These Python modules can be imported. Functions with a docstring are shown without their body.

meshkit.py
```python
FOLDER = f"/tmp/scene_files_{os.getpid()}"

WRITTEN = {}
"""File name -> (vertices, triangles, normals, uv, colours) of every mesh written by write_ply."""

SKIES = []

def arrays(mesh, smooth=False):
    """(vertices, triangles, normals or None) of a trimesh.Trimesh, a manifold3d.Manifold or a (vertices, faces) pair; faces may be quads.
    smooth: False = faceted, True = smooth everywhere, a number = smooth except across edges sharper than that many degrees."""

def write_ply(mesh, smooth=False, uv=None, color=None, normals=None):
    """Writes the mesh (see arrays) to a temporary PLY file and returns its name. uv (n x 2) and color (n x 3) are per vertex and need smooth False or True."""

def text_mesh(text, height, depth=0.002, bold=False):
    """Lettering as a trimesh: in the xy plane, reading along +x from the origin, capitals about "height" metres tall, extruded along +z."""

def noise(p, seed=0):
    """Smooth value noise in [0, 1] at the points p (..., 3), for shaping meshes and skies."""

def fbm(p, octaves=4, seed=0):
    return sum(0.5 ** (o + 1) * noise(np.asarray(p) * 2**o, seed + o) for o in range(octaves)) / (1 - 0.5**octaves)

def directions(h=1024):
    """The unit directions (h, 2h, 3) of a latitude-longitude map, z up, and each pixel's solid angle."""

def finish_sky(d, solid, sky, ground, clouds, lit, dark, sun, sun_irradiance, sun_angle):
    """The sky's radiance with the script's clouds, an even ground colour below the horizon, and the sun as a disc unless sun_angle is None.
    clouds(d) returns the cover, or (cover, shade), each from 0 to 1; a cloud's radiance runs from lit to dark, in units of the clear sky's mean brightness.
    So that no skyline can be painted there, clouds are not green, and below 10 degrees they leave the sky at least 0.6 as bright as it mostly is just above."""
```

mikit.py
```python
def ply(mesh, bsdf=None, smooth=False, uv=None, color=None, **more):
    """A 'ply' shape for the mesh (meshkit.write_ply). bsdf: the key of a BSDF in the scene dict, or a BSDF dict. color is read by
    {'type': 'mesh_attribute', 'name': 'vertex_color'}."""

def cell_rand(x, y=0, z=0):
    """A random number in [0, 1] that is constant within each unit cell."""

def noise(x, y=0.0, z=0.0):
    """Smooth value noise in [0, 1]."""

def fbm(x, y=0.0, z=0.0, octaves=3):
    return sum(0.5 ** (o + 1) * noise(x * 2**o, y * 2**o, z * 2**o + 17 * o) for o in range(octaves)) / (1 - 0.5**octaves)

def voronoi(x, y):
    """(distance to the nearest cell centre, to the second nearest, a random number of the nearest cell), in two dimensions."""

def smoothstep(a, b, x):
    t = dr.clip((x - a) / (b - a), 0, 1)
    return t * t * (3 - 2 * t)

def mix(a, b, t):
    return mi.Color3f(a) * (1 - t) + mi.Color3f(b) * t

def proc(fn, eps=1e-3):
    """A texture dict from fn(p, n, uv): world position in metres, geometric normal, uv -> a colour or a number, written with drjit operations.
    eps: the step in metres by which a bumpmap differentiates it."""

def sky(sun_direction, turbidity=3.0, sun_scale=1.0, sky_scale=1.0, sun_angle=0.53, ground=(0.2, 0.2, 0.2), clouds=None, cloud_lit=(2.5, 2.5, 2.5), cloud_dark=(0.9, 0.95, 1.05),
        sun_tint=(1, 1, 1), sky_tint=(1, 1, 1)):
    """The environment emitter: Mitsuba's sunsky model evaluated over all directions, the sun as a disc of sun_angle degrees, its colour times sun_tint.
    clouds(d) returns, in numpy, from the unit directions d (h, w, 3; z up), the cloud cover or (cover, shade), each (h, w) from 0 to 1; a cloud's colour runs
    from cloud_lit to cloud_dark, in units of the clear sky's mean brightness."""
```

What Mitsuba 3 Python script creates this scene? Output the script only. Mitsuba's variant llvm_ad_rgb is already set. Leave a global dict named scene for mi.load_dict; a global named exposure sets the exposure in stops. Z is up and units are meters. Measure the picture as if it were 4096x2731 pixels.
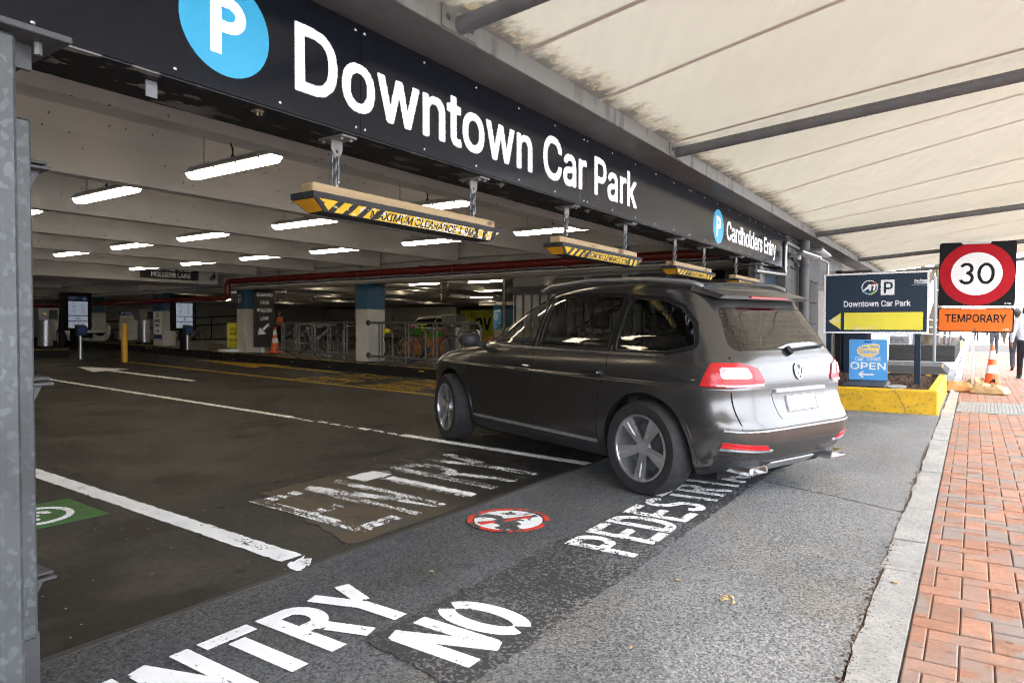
import math, random, numpy as np, trimesh, mitsuba as mi, mikit, meshkit, drjit as dr
import manifold3d as m3
from shapely.geometry import Polygon, LineString, Point, box as sbox
from shapely import affinity
from shapely.ops import unary_union
from scipy.interpolate import PchipInterpolator
from mikit import noise, fbm, voronoi, cell_rand, smoothstep, mix, proc

# world: x runs along the entrance front, y into the car park, z up; the camera stands at x = y = 0
exposure = 4.65
YAW, PITCH, EYE = math.radians(34.03), math.radians(1.242), 1.33
T4 = mi.ScalarTransform4f
scene, labels = {'type': 'scene'}, {}
fw = np.array([math.cos(YAW) * math.cos(PITCH), math.sin(YAW) * math.cos(PITCH), -math.sin(PITCH)])
scene['camera'] = {'type': 'perspective', 'fov': 73.74, 'fov_axis': 'x', 'near_clip': 0.05, 'far_clip': 4000.0,
                   'to_world': T4().look_at(origin=[0, 0, EYE], target=[fw[0], fw[1], EYE + fw[2]], up=[0, 0, 1])}
scene['sky'] = mikit.sky((0.35, -0.6, 0.72), turbidity=4, sun_scale=0.15, sun_angle=20, clouds=lambda d: 1.0, cloud_lit=(2.42, 2.56, 2.84))
LAMP = 0.52

# ------------------------------------------------------------------ materials
def bsdf(name, rgb, rough=0.5, metal=0.0, spec=0.5, coat=0.0, bump=None, bscale=1.0, **kw):
    col = proc(rgb) if callable(rgb) else {'type': 'rgb', 'value': list(rgb)}
    d = {'type': 'principled', 'base_color': col, 'roughness': proc(rough) if callable(rough) else rough, 'metallic': metal, 'specular': spec, 'clearcoat': coat, **kw}
    if bump is not None:
        d = {'type': 'bumpmap', 'arbitrary': proc(bump), 'scale': bscale, 'nested': d}
    scene[name] = {'type': 'twosided', 'b': d}
    return name

def asphalt_col(p):
    agg, _, r = voronoi(p.x * 120, p.y * 120)
    big = fbm(p.x * 0.9, p.y * 1.3, 3.0, 4)
    fine = fbm(p.x * 80, p.y * 80, 0, 3)
    t = dr.clip(0.55 * r + 0.55 * fine - 0.08, 0, 1)
    c = mix((0.055, 0.057, 0.06), (0.25, 0.256, 0.262), t)
    pit = smoothstep(0.60, 0.72, fbm(p.x * 105 + 9, p.y * 105, 5, 2))
    c = mix(c, (0.032, 0.032, 0.035), pit * 0.6)
    stain = smoothstep(0.48, 0.66, fbm(p.x * 1.1 + 4, p.y * 1.7, 8, 4))
    c = c * (1 - 0.15 * stain) * (0.72 + 0.55 * big)
    tan = smoothstep(0.55, 0.7, fbm(p.x * 2.3, p.y * 2.0 + 7, 2, 3))
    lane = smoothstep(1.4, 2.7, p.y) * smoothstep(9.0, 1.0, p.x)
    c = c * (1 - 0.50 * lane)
    return mix(c, c * mi.Color3f(1.08, 1.03, 0.96), tan)
def floor_col(p):
    big = fbm(p.x * 0.7, p.y * 0.45, 1.0, 4)
    st = fbm(p.x * 2.6, p.y * 1.1, 4.0, 4)
    sp = fbm(p.x * 40, p.y * 40, 1.0, 2)
    c = mix((0.0165, 0.0152, 0.0135), (0.046, 0.042, 0.037), dr.clip(big * 0.9 + 0.3 * st - 0.1, 0, 1))
    c = c * (0.75 + 0.5 * sp)
    dk = smoothstep(0.55, 0.7, fbm(p.x * 1.3 + 20, p.y * 2.2, 9, 4))
    c = c * (1 - 0.45 * dk)
    a_, _, q_ = voronoi(p.x * 2.1, p.y * 1.9)
    c = c * (1 - 0.6 * smoothstep(0.09, 0.06, a_ + 0.03 * noise(p.x * 30, p.y * 30)) * smoothstep(0.6, 0.65, q_))
    a2, _, q2 = voronoi(p.x * 9, p.y * 9)
    c = mix(c, (0.30, 0.29, 0.27), smoothstep(0.05, 0.035, a2) * smoothstep(0.86, 0.88, q2))
    lj = dr.minimum(dr.abs(p.y - 8.6 - 0.05 * noise(p.x * 3, 1)), dr.abs(p.y - 14.2))
    return c * (1 - 0.4 * (1 - smoothstep(0.006, 0.02, lj)))
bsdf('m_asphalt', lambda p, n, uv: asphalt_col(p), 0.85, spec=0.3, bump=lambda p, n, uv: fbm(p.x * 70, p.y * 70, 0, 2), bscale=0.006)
bsdf('m_floor', lambda p, n, uv: floor_col(p), lambda p, n, uv: 0.42 + 0.3 * fbm(p.x * 2, p.y * 2, 3, 3), spec=0.4)
def concrete_col(p):
    c = mix((0.16, 0.162, 0.162), (0.26, 0.26, 0.255), fbm(p.x * 6, p.y * 6, p.z * 6, 4))
    return c * (0.8 + 0.4 * noise(p.x * 60, p.y * 60, p.z * 60)) * (1 - 0.5 * smoothstep(0.72, 0.80, noise(p.x * 140, p.y * 140, p.z * 140)))
bsdf('m_concrete', lambda p, n, uv: concrete_col(p), 0.85, spec=0.3)
def brick_fn(base, grey):
    def f(p, n, uv):
        c = mi.Color3f(base) * (0.8 + 0.4 * fbm(p.x * 14, p.y * 14, 2, 3)) * (0.85 + 0.3 * noise(p.x * 120, p.y * 120))
        a, _, q = voronoi(p.x * 4.2 + 1, p.y * 4.2)
        c = c * (1 - 0.45 * smoothstep(0.075, 0.05, a) * smoothstep(0.55, 0.6, q))
        return mix(c, (0.155, 0.135, 0.125), grey * smoothstep(0.46, 0.66, fbm(p.x * 8 + 3, p.y * 8, 6, 2)))
    return f
for i, (b, g_) in enumerate([((0.205, 0.103, 0.068), 0.6), ((0.235, 0.122, 0.082), 0.4), ((0.185, 0.098, 0.068), 0.85)]):
    bsdf(f'm_brick{i}', brick_fn(b, g_), 0.8, spec=0.3)
bsdf('m_sand', (0.05, 0.045, 0.04), 0.95)
def white_paint(amount, scale, ground):
    def f(p, n, uv):
        under = asphalt_col(p) if ground == 'a' else floor_col(p) if ground == 'f' else brown_panel(p, n, uv) if ground == 'b' else mi.Color3f(0.018, 0.018, 0.02)
        k = fbm(p.x * scale, p.y * scale * (0.22 if ground == 'b' else 0.6), 3, 4) * 0.6 + 0.4 * noise(p.x * 120, p.y * 85)
        w = smoothstep(amount - 0.06, amount + 0.06, k)
        return mix(mi.Color3f(0.86, 0.86, 0.86) * (0.88 + 0.2 * fbm(p.x * 7, p.y * 7, 1, 3)), under, w)
    return f
bsdf('m_mark', white_paint(0.76, 22, 'a'), 0.6)
bsdf('m_mark_floor', white_paint(0.73, 14, 'f'), 0.6)
bsdf('m_mark_worn', white_paint(0.465, 20, 'b'), 0.6)
bsdf('m_mark_ped', white_paint(0.60, 30, 'd'), 0.6)
def dark_panel(p, n, uv):
    a = asphalt_col(p)
    k = fbm(p.x * 90, p.y * 75, 1, 3) * 0.72 + 0.28 * fbm(p.x * 3, p.y * 3.6, 5, 3)
    fade = smoothstep(2.5, 3.0, p.x) * smoothstep(4.3, 3.6, p.x)
    return mix((0.038, 0.038, 0.041), a, smoothstep(0.50, 0.62, k + 0.075 * fade - 0.03))
bsdf('m_panel', dark_panel, 0.6)
def brown_panel(p, n, uv):
    k = fbm(p.x * 5, p.y * 2.5, 5, 4)
    c = mix((0.075, 0.054, 0.036), (0.014, 0.013, 0.013), smoothstep(3.3, 4.6, p.x + 0.5 * (k - 0.5)))
    return mix(c, floor_col(p) * 1.6, smoothstep(0.57, 0.66, fbm(p.x * 7 + 2, p.y * 4, 2, 4)))
bsdf('m_panel_worn', brown_panel, 0.5)
bsdf('m_mark_yellow', lambda p, n, uv: mix((0.42, 0.235, 0.015), floor_col(p), smoothstep(0.76, 0.82, fbm(p.x * 14, p.y * 8, 3, 4))), 0.6)
bsdf('m_mark_yellow_worn', lambda p, n, uv: mix((0.40, 0.225, 0.018), floor_col(p), smoothstep(0.64, 0.72, fbm(p.x * 16, p.y * 5, 3, 4))), 0.6)
bsdf('m_mark_red', lambda p, n, uv: mix((0.62, 0.05, 0.03), asphalt_col(p), smoothstep(0.52, 0.6, fbm(p.x * 18, p.y * 18, 3, 3))), 0.6)
bsdf('m_mark_disc', lambda p, n, uv: mix((0.80, 0.80, 0.80), asphalt_col(p), smoothstep(0.50, 0.56, fbm(p.x * 13, p.y * 11, 7, 4))), 0.6)
bsdf('m_green_mark', lambda p, n, uv: mi.Color3f(0.045, 0.13, 0.035) * (0.8 + 0.4 * fbm(p.x * 9, p.y * 9, 1, 3)), 0.6)
def wall_white(p, n, uv):
    c = mix((0.47, 0.45, 0.42), (0.57, 0.55, 0.52), fbm(p.x * 1.3, p.y * 1.3, p.z * 2.5, 4))
    a, _, r = voronoi(p.x * 9 + p.y * 4, p.z * 9 + p.y * 5)
    return mix(c, (0.16, 0.14, 0.12), smoothstep(0.10, 0.05, a) * smoothstep(0.74, 0.8, r))
bsdf('m_ceiling', wall_white, 0.5, spec=0.4)
bsdf('m_white_wall', lambda p, n, uv: mix((0.5, 0.47, 0.42), (0.64, 0.61, 0.56), fbm(p.x * 2, p.y * 2, p.z * 3, 4)), 0.55)
bsdf('m_blue_band', lambda p, n, uv: mi.Color3f(0.035, 0.115, 0.19) * (0.8 + 0.4 * fbm(p.x * 3, p.y * 3, p.z * 3, 3)), 0.5)
bsdf('m_dark_wall', (0.26, 0.245, 0.22), 0.8)
def galv(p, n, uv):
    a, b, r = voronoi(p.z * 48 + 0.9 * noise(p.z * 60, p.x * 60, p.y * 60), (p.x + p.y) * 62 + 0.9 * noise(p.z * 55, p.x * 50))
    c = mix((0.075, 0.081, 0.083), (0.112, 0.122, 0.127), smoothstep(0.6, 1.0, r))
    return mix(c * (0.8 + 0.4 * fbm(p.x * 8, p.y * 8, p.z * 4, 3)), (0.05, 0.05, 0.052), 0.7 * smoothstep(0.56, 0.72, fbm(p.x * 5, p.y * 5, p.z * 2.2, 3)))
bsdf('m_galv', galv, 0.5, metal=0.35)
bsdf('m_steel', (0.17, 0.17, 0.175), 0.45, metal=0.6)
bsdf('m_chrome', (0.75, 0.76, 0.78), 0.12, metal=1.0)
bsdf('m_alu', (0.55, 0.56, 0.57), 0.35, metal=0.8)
bsdf('m_grey_paint', lambda p, n, uv: mi.Color3f(0.088, 0.085, 0.085) * (0.75 + 0.5 * fbm(p.x * 3, p.y * 6, p.z * 6, 4)), 0.5)
bsdf('m_lip', lambda p, n, uv: mix((0.20, 0.195, 0.18), (0.10, 0.095, 0.09), smoothstep(0.5, 0.75, fbm(p.x * 9, p.y * 2, p.z * 1.5, 4))), 0.55, metal=0.2)
bsdf('m_tube', lambda p, n, uv: mi.Color3f(0.055, 0.055, 0.058) * (0.75 + 0.5 * fbm(p.x * 9, p.y * 9, p.z * 9, 3)), 0.5)
bsdf('m_pole', lambda p, n, uv: mi.Color3f(0.115, 0.112, 0.115) * (0.75 + 0.5 * fbm(p.x * 9, p.y * 9, p.z * 9, 3)), 0.5)
bsdf('m_fascia', lambda p, n, uv: mi.Color3f(0.005, 0.0065, 0.011) * (0.85 + 0.3 * fbm(p.x * 60, 0, p.z * 2, 2)), 0.16, spec=0.3)
def black_beam(p, n, uv):
    k = fbm(p.x * 8, p.y * 16, p.z * 8, 4)
    lo = smoothstep(0.55, 0.7, fbm(p.x * 0.9 + 3, p.y * 2, 4, 3))
    return mix((0.007, 0.0075, 0.009), (0.20, 0.19, 0.175), smoothstep(0.60, 0.66, k + 0.06 * lo) * (0.25 + 0.75 * lo))
bsdf('m_black_beam', black_beam, 0.5)
bsdf('m_letter', (0.92, 0.92, 0.92), 0.4)
bsdf('m_roundel', (0.035, 0.36, 0.60), 0.3)
bsdf('m_black', (0.010, 0.010, 0.011), 0.6, spec=0.15)
bsdf('m_rubber', lambda p, n, uv: mi.Color3f(0.017, 0.017, 0.018) * (0.6 + 0.9 * fbm(p.x * 20, p.y * 20, p.z * 20, 3)), 0.75)
bsdf('m_dark_plastic', (0.025, 0.026, 0.028), 0.55)
def hazard(p, n, uv):
    w = smoothstep(0.66, 0.70, fbm(p.x * 55, p.y * 50, p.z * 70, 4) + 0.13 * smoothstep(2.3, 3.0, p.x) * smoothstep(4.1, 3.9, p.x))
    b = smoothstep(0.70, 0.74, fbm(p.x * 40 + 9, p.y * 40, p.z * 40, 3))
    return mix(mix((0.62, 0.37, 0.012), (0.62, 0.60, 0.57), w), (0.03, 0.03, 0.03), b)
bsdf('m_hazard', hazard, 0.5)
bsdf('m_hazard_black', lambda p, n, uv: mix((0.014, 0.014, 0.014), (0.5, 0.42, 0.25), smoothstep(0.68, 0.72, fbm(p.x * 60, p.y * 50, p.z * 60, 4) + 0.09 * smoothstep(2.6, 3.2, p.x) * smoothstep(4.1, 3.9, p.x))), 0.5)
bsdf('m_amber', (0.60, 0.27, 0.01), 0.4)
def wood(p, n, uv):
    g = fbm(p.x * 1.6, p.y * 30, p.z * 55, 4)
    c = mix((0.27, 0.175, 0.08), (0.42, 0.31, 0.17), g)
    return mix(c, (0.13, 0.07, 0.035), smoothstep(0.63, 0.75, fbm(p.x * 5.5, p.y * 12, p.z * 14, 3)))
bsdf('m_timber', wood, 0.7)
bsdf('m_board', lambda p, n, uv: mix((0.26, 0.12, 0.035), (0.42, 0.22, 0.08), fbm(p.y * 1.5, p.x * 4, p.z * 30, 4)), 0.6)
bsdf('m_red_pipe', (0.125, 0.008, 0.008), 0.35)
bsdf('m_red', (0.40, 0.004, 0.012), 0.45, spec=0.2)
bsdf('m_sign_white', (0.78, 0.78, 0.79), 0.45)
bsdf('m_orange', (0.72, 0.15, 0.018), 0.5, spec=0.2)
bsdf('m_orange_cone', (0.85, 0.13, 0.03), 0.45)
bsdf('m_navy', (0.024, 0.040, 0.062), 0.5, spec=0.2)
bsdf('m_navy_post', (0.016, 0.027, 0.045), 0.45, spec=0.2)
bsdf('m_sign_yellow', lambda p, n, uv: mix((0.80, 0.68, 0.055), (0.80, 0.72, 0.35), smoothstep(0.55, 0.75, fbm(p.y * 4, p.z * 7, 3, 3)) * smoothstep(1.3, 1.9, p.y)), 0.45)
bsdf('m_sky_blue', (0.10, 0.36, 0.74), 0.35)
bsdf('m_tan_logo', (0.80, 0.55, 0.16), 0.45)
bsdf('m_at_red', (0.6, 0.05, 0.04), 0.4); bsdf('m_at_green', (0.30, 0.45, 0.10), 0.4); bsdf('m_at_blue', (0.10, 0.30, 0.55), 0.4)
def yellow_kerb(p, n, uv):
    c = mi.Color3f(0.62, 0.36, 0.008) * (0.8 + 0.35 * fbm(p.x * 5, p.y * 5, p.z * 5, 3))
    chips = smoothstep(0.80, 0.85, noise(p.x * 50, p.y * 50, p.z * 50))
    rub = 0.55 * smoothstep(0.54, 0.64, fbm(p.x * 22, p.y * 22, p.z * 30, 4)) * smoothstep(0.35, 0.2, dr.abs(p.z - 0.24) * 4) * smoothstep(1.0, 1.8, p.y)
    crack = 1 - smoothstep(0.004, 0.010, dr.abs(p.y - 0.90 - 0.5 * (p.z - 0.18) - 0.05 * (noise(p.z * 25, 2) - 0.5)))
    return mix(c, (0.10, 0.075, 0.05), dr.clip(chips * 0.75 + rub * 0.9 + crack * 0.8, 0, 1))
bsdf('m_yellow_kerb', yellow_kerb, 0.6)
bsdf('m_dark_kerb', lambda p, n, uv: mix((0.022, 0.021, 0.020), (0.45, 0.25, 0.03), smoothstep(0.72, 0.76, fbm(p.x * 2.5, p.y * 4, p.z * 12, 4))), 0.7, spec=0.08)
bsdf('m_wall_dark', lambda p, n, uv: mi.Color3f(0.032, 0.031, 0.029) * (0.6 + 0.8 * fbm(p.x * 3, p.y * 3, p.z * 6, 4)), 0.8, spec=0.08)
bsdf('m_kerb_edge', lambda p, n, uv: mix((0.50, 0.30, 0.04), (0.06, 0.05, 0.04), smoothstep(0.45, 0.6, fbm(p.x * 4, p.y * 4, 2, 4))), 0.6)
for i, c in enumerate([(0.085, 0.05, 0.033), (0.045, 0.028, 0.02), (0.14, 0.09, 0.06)]):
    bsdf(f'm_mulch{i}', c, 0.9)
bsdf('m_sack_orange', lambda p, n, uv: mi.Color3f(0.50, 0.22, 0.065) * (0.75 + 0.45 * fbm(p.x * 20, p.y * 20, p.z * 20, 3)), 0.75)
bsdf('m_sack_tan', lambda p, n, uv: mi.Color3f(0.48, 0.33, 0.17) * (0.72 + 0.5 * fbm(p.x * 16, p.y * 16, p.z * 16, 3)), 0.75)
bsdf('m_skin', (0.22, 0.11, 0.07), 0.5); bsdf('m_hair', (0.02, 0.015, 0.012), 0.6)
bsdf('m_shirt', (0.58, 0.57, 0.66), 0.75); bsdf('m_trousers', (0.014, 0.014, 0.018), 0.8); bsdf('m_shoe', (0.012, 0.012, 0.012), 0.35)
bsdf('m_suit', (0.05, 0.052, 0.06), 0.8); bsdf('m_olive', (0.14, 0.15, 0.10), 0.8); bsdf('m_hivis', (0.75, 0.16, 0.03), 0.6)
bsdf('m_car', (0.125, 0.120, 0.116), 0.22, metal=0.85, coat=1.0, clearcoat_gloss=0.96)
bsdf('m_car_white', (0.74, 0.74, 0.72), 0.3, coat=0.6)
bsdf('m_ev_green', (0.10, 0.42, 0.04), 0.35, coat=0.6)
bsdf('m_tail', (0.55, 0.008, 0.012), 0.12, coat=1.0)
bsdf('m_tail_clear', (0.62, 0.42, 0.46), 0.15, coat=1.0)
bsdf('m_rim', (0.68, 0.69, 0.72), 0.24, metal=0.85)
bsdf('m_headlamp', (0.55, 0.57, 0.58), 0.15, coat=1.0)
bsdf('m_dark_glass', (0.012, 0.013, 0.014), 0.06, coat=1.0)
bsdf('m_seat', (0.03, 0.028, 0.026), 0.7)
scene['m_pane_dark'] = {'type': 'thindielectric', 'int_ior': 1.5, 'specular_transmittance': {'type': 'rgb', 'value': [0.17, 0.18, 0.17]}}
scene['m_pane_mid'] = {'type': 'thindielectric', 'int_ior': 1.5, 'specular_transmittance': {'type': 'rgb', 'value': [0.42, 0.45, 0.42]}}
scene['m_pane'] = {'type': 'thindielectric', 'int_ior': 1.5}
bsdf('m_screen_white', (0.42, 0.45, 0.50), 0.3); bsdf('m_screen_blue', (0.03, 0.07, 0.22), 0.3)
bsdf('m_beige', (0.50, 0.45, 0.36), 0.5); bsdf('m_blind', (0.36, 0.34, 0.27), 0.6)
bsdf('m_yellow_board', (0.66, 0.58, 0.03), 0.5); bsdf('m_bollard', (0.62, 0.32, 0.01), 0.4)
bsdf('m_ev_wall', (0.36, 0.40, 0.03), 0.6)
bsdf('m_bike_silver', (0.45, 0.45, 0.46), 0.3, metal=0.6); bsdf('m_bike_red', (0.22, 0.02, 0.02), 0.35); bsdf('m_bike_black', (0.02, 0.02, 0.022), 0.4)
bsdf('m_block', lambda p, n, uv: mi.Color3f(0.07, 0.069, 0.069) * (0.65 + 0.7 * fbm(p.x * 20, p.y * 5, p.z * 3, 4)), 0.8)
bsdf('m_clad', lambda p, n, uv: mi.Color3f(0.045, 0.045, 0.048) * (0.75 + 0.5 * fbm(p.x * 30, p.y * 4, p.z * 1.5, 4)), 0.6)
bsdf('m_tile', lambda p, n, uv: mi.Color3f(0.42, 0.36, 0.26) * (0.85 + 0.3 * fbm(p.x * 4, p.y * 4, p.z * 4, 3)), 0.4)
bsdf('m_tower', (0.75, 0.75, 0.76), 0.6); bsdf('m_tower_window', (0.30, 0.33, 0.38), 0.2)
bsdf('m_bark', lambda p, n, uv: mix((0.06, 0.045, 0.03), (0.20, 0.16, 0.11), fbm(p.x * 12, p.y * 12, p.z * 3, 4)), 0.9)
scene['m_leaf'] = {'type': 'principledthin', 'base_color': {'type': 'rgb', 'value': [0.06, 0.11, 0.03]}, 'roughness': 0.5, 'diff_trans': 0.7}
bsdf('m_dry_leaf', (0.42, 0.30, 0.13), 0.8)
bsdf('m_tactile', lambda p, n, uv: mi.Color3f(0.15, 0.155, 0.15) * (0.8 + 0.4 * fbm(p.x * 9, p.y * 9, 1, 3)), 0.7)
bsdf('m_rail', (0.15, 0.148, 0.14), 0.4, metal=0.4)
bsdf('m_cable', (0.02, 0.02, 0.02), 0.5)
bsdf('m_conduit', (0.28, 0.27, 0.25), 0.45)
def fabric_col(p):
    c = mix((0.55, 0.515, 0.405), (0.625, 0.59, 0.48), fbm(p.x * 0.8, p.y * 0.5, 3, 4))
    st = fbm((p.x + p.y * 0.6) * 1.2, (p.x * 0.6 - p.y) * 14, 2, 4)
    c = c * (0.955 + 0.09 * st)
    edge = smoothstep(1.99, 2.25, p.y + 0.26 * (fbm(p.x * 6, p.y * 2.2, 1, 4) - 0.5) + 0.10 * (fbm(p.x * 40, p.y * 25, 2, 3) - 0.5))
    return mix(c, mix((0.36, 0.28, 0.155), (0.085, 0.07, 0.06), smoothstep(0.3, 0.6, fbm(p.x * 26, p.y * 26, 5, 2) + 0.5 * smoothstep(2.08, 2.24, p.y) - 0.12)), edge * 0.88)
scene['m_fabric'] = {'type': 'principledthin', 'base_color': proc(lambda p, n, uv: fabric_col(p)), 'roughness': 0.6, 'diff_trans': 0.20, 'eta': 1.3}
scene['m_seam'] = {'type': 'principledthin', 'base_color': {'type': 'rgb', 'value': [0.56, 0.49, 0.42]}, 'roughness': 0.6, 'diff_trans': 0.155, 'eta': 1.3}

# ------------------------------------------------------------------ helpers
used = set()
def uniq(k):
    n, kk = 0, k
    while kk in used:
        n += 1; kk = f'{k}_{n:03d}'
    used.add(kk); return kk
def put(key, mesh, m, smooth=False, emit=None, to=None, **lab):
    key = uniq(key)
    if isinstance(mesh, dict):
        d = dict(mesh); d['bsdf'] = {'type': 'ref', 'id': m}
    else:
        d = mikit.ply(mesh, m, smooth=smooth)
    if emit: d['emitter'] = {'type': 'area', 'radiance': {'type': 'rgb', 'value': list(emit)}}
    if to is not None: d['to_world'] = to
    scene[key] = d
    if lab: labels[key] = lab
    return key
def thing(name, label, cat, group=None, kind='thing'):
    k = uniq(name); labels[k] = {'label': label, 'category': cat, 'kind': kind}
    if group: labels[k]['group'] = group
    return k
def struct(name, label):
    k = uniq(name); labels[k] = {'label': label, 'kind': 'structure'}; return k
V = lambda *a: np.array(a, float)
def cat(*ms):
    ms = [x for m in ms for x in (m if isinstance(m, (list, tuple)) else [m])]
    return trimesh.util.concatenate(ms)
def bx(x0, x1, y0, y1, z0, z1):
    m = trimesh.creation.box(extents=(x1 - x0, y1 - y0, z1 - z0)); m.apply_translation(((x0 + x1) / 2, (y0 + y1) / 2, (z0 + z1) / 2)); return m
def rbx(x0, x1, y0, y1, z0, z1, b=0.006):
    b = min(b, (x1 - x0) * .45, (y1 - y0) * .45, (z1 - z0) * .45)
    pts = [(sx, sy, sz) for X in (0, 1) for Y in (0, 1) for Z in (0, 1) for sx, sy, sz in (
        ((x0, x1)[X], (y0 + b, y1 - b)[Y], (z0 + b, z1 - b)[Z]), ((x0 + b, x1 - b)[X], (y0, y1)[Y], (z0 + b, z1 - b)[Z]), ((x0 + b, x1 - b)[X], (y0 + b, y1 - b)[Y], (z0, z1)[Z]))]
    return hull(pts)
def hull(pts):
    return tm(m3.Manifold.hull_points(np.asarray(pts, float)))
def tm(man):
    q = man.to_mesh(); return trimesh.Trimesh(q.vert_properties[:, :3], q.tri_verts, process=False)
def mani(mesh):
    return m3.Manifold(m3.Mesh(np.asarray(mesh.vertices, np.float32), np.asarray(mesh.faces, np.uint32)))
def cyl(p0, p1, r, r1=None, n=16):
    p0, p1 = V(*p0), V(*p1); d = p1 - p0; L = np.linalg.norm(d); d /= L
    a = np.cross(d, [0, 0, 1] if abs(d[2]) < .9 else [1, 0, 0]); a /= np.linalg.norm(a); b = np.cross(d, a)
    t = np.arange(n) * 2 * np.pi / n; ring = np.cos(t)[:, None] * a + np.sin(t)[:, None] * b
    r1 = r if r1 is None else r1
    v = np.vstack([p0 + ring * r, p1 + ring * r1, [p0], [p1]]); i = np.arange(n); j = (i + 1) % n
    f = np.vstack([np.stack([i, j, j + n], 1), np.stack([i, j + n, i + n], 1), np.stack([j, i, i * 0 + 2 * n], 1), np.stack([i + n, j + n, i * 0 + 2 * n + 1], 1)])
    return trimesh.Trimesh(v, f, process=False)
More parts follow.
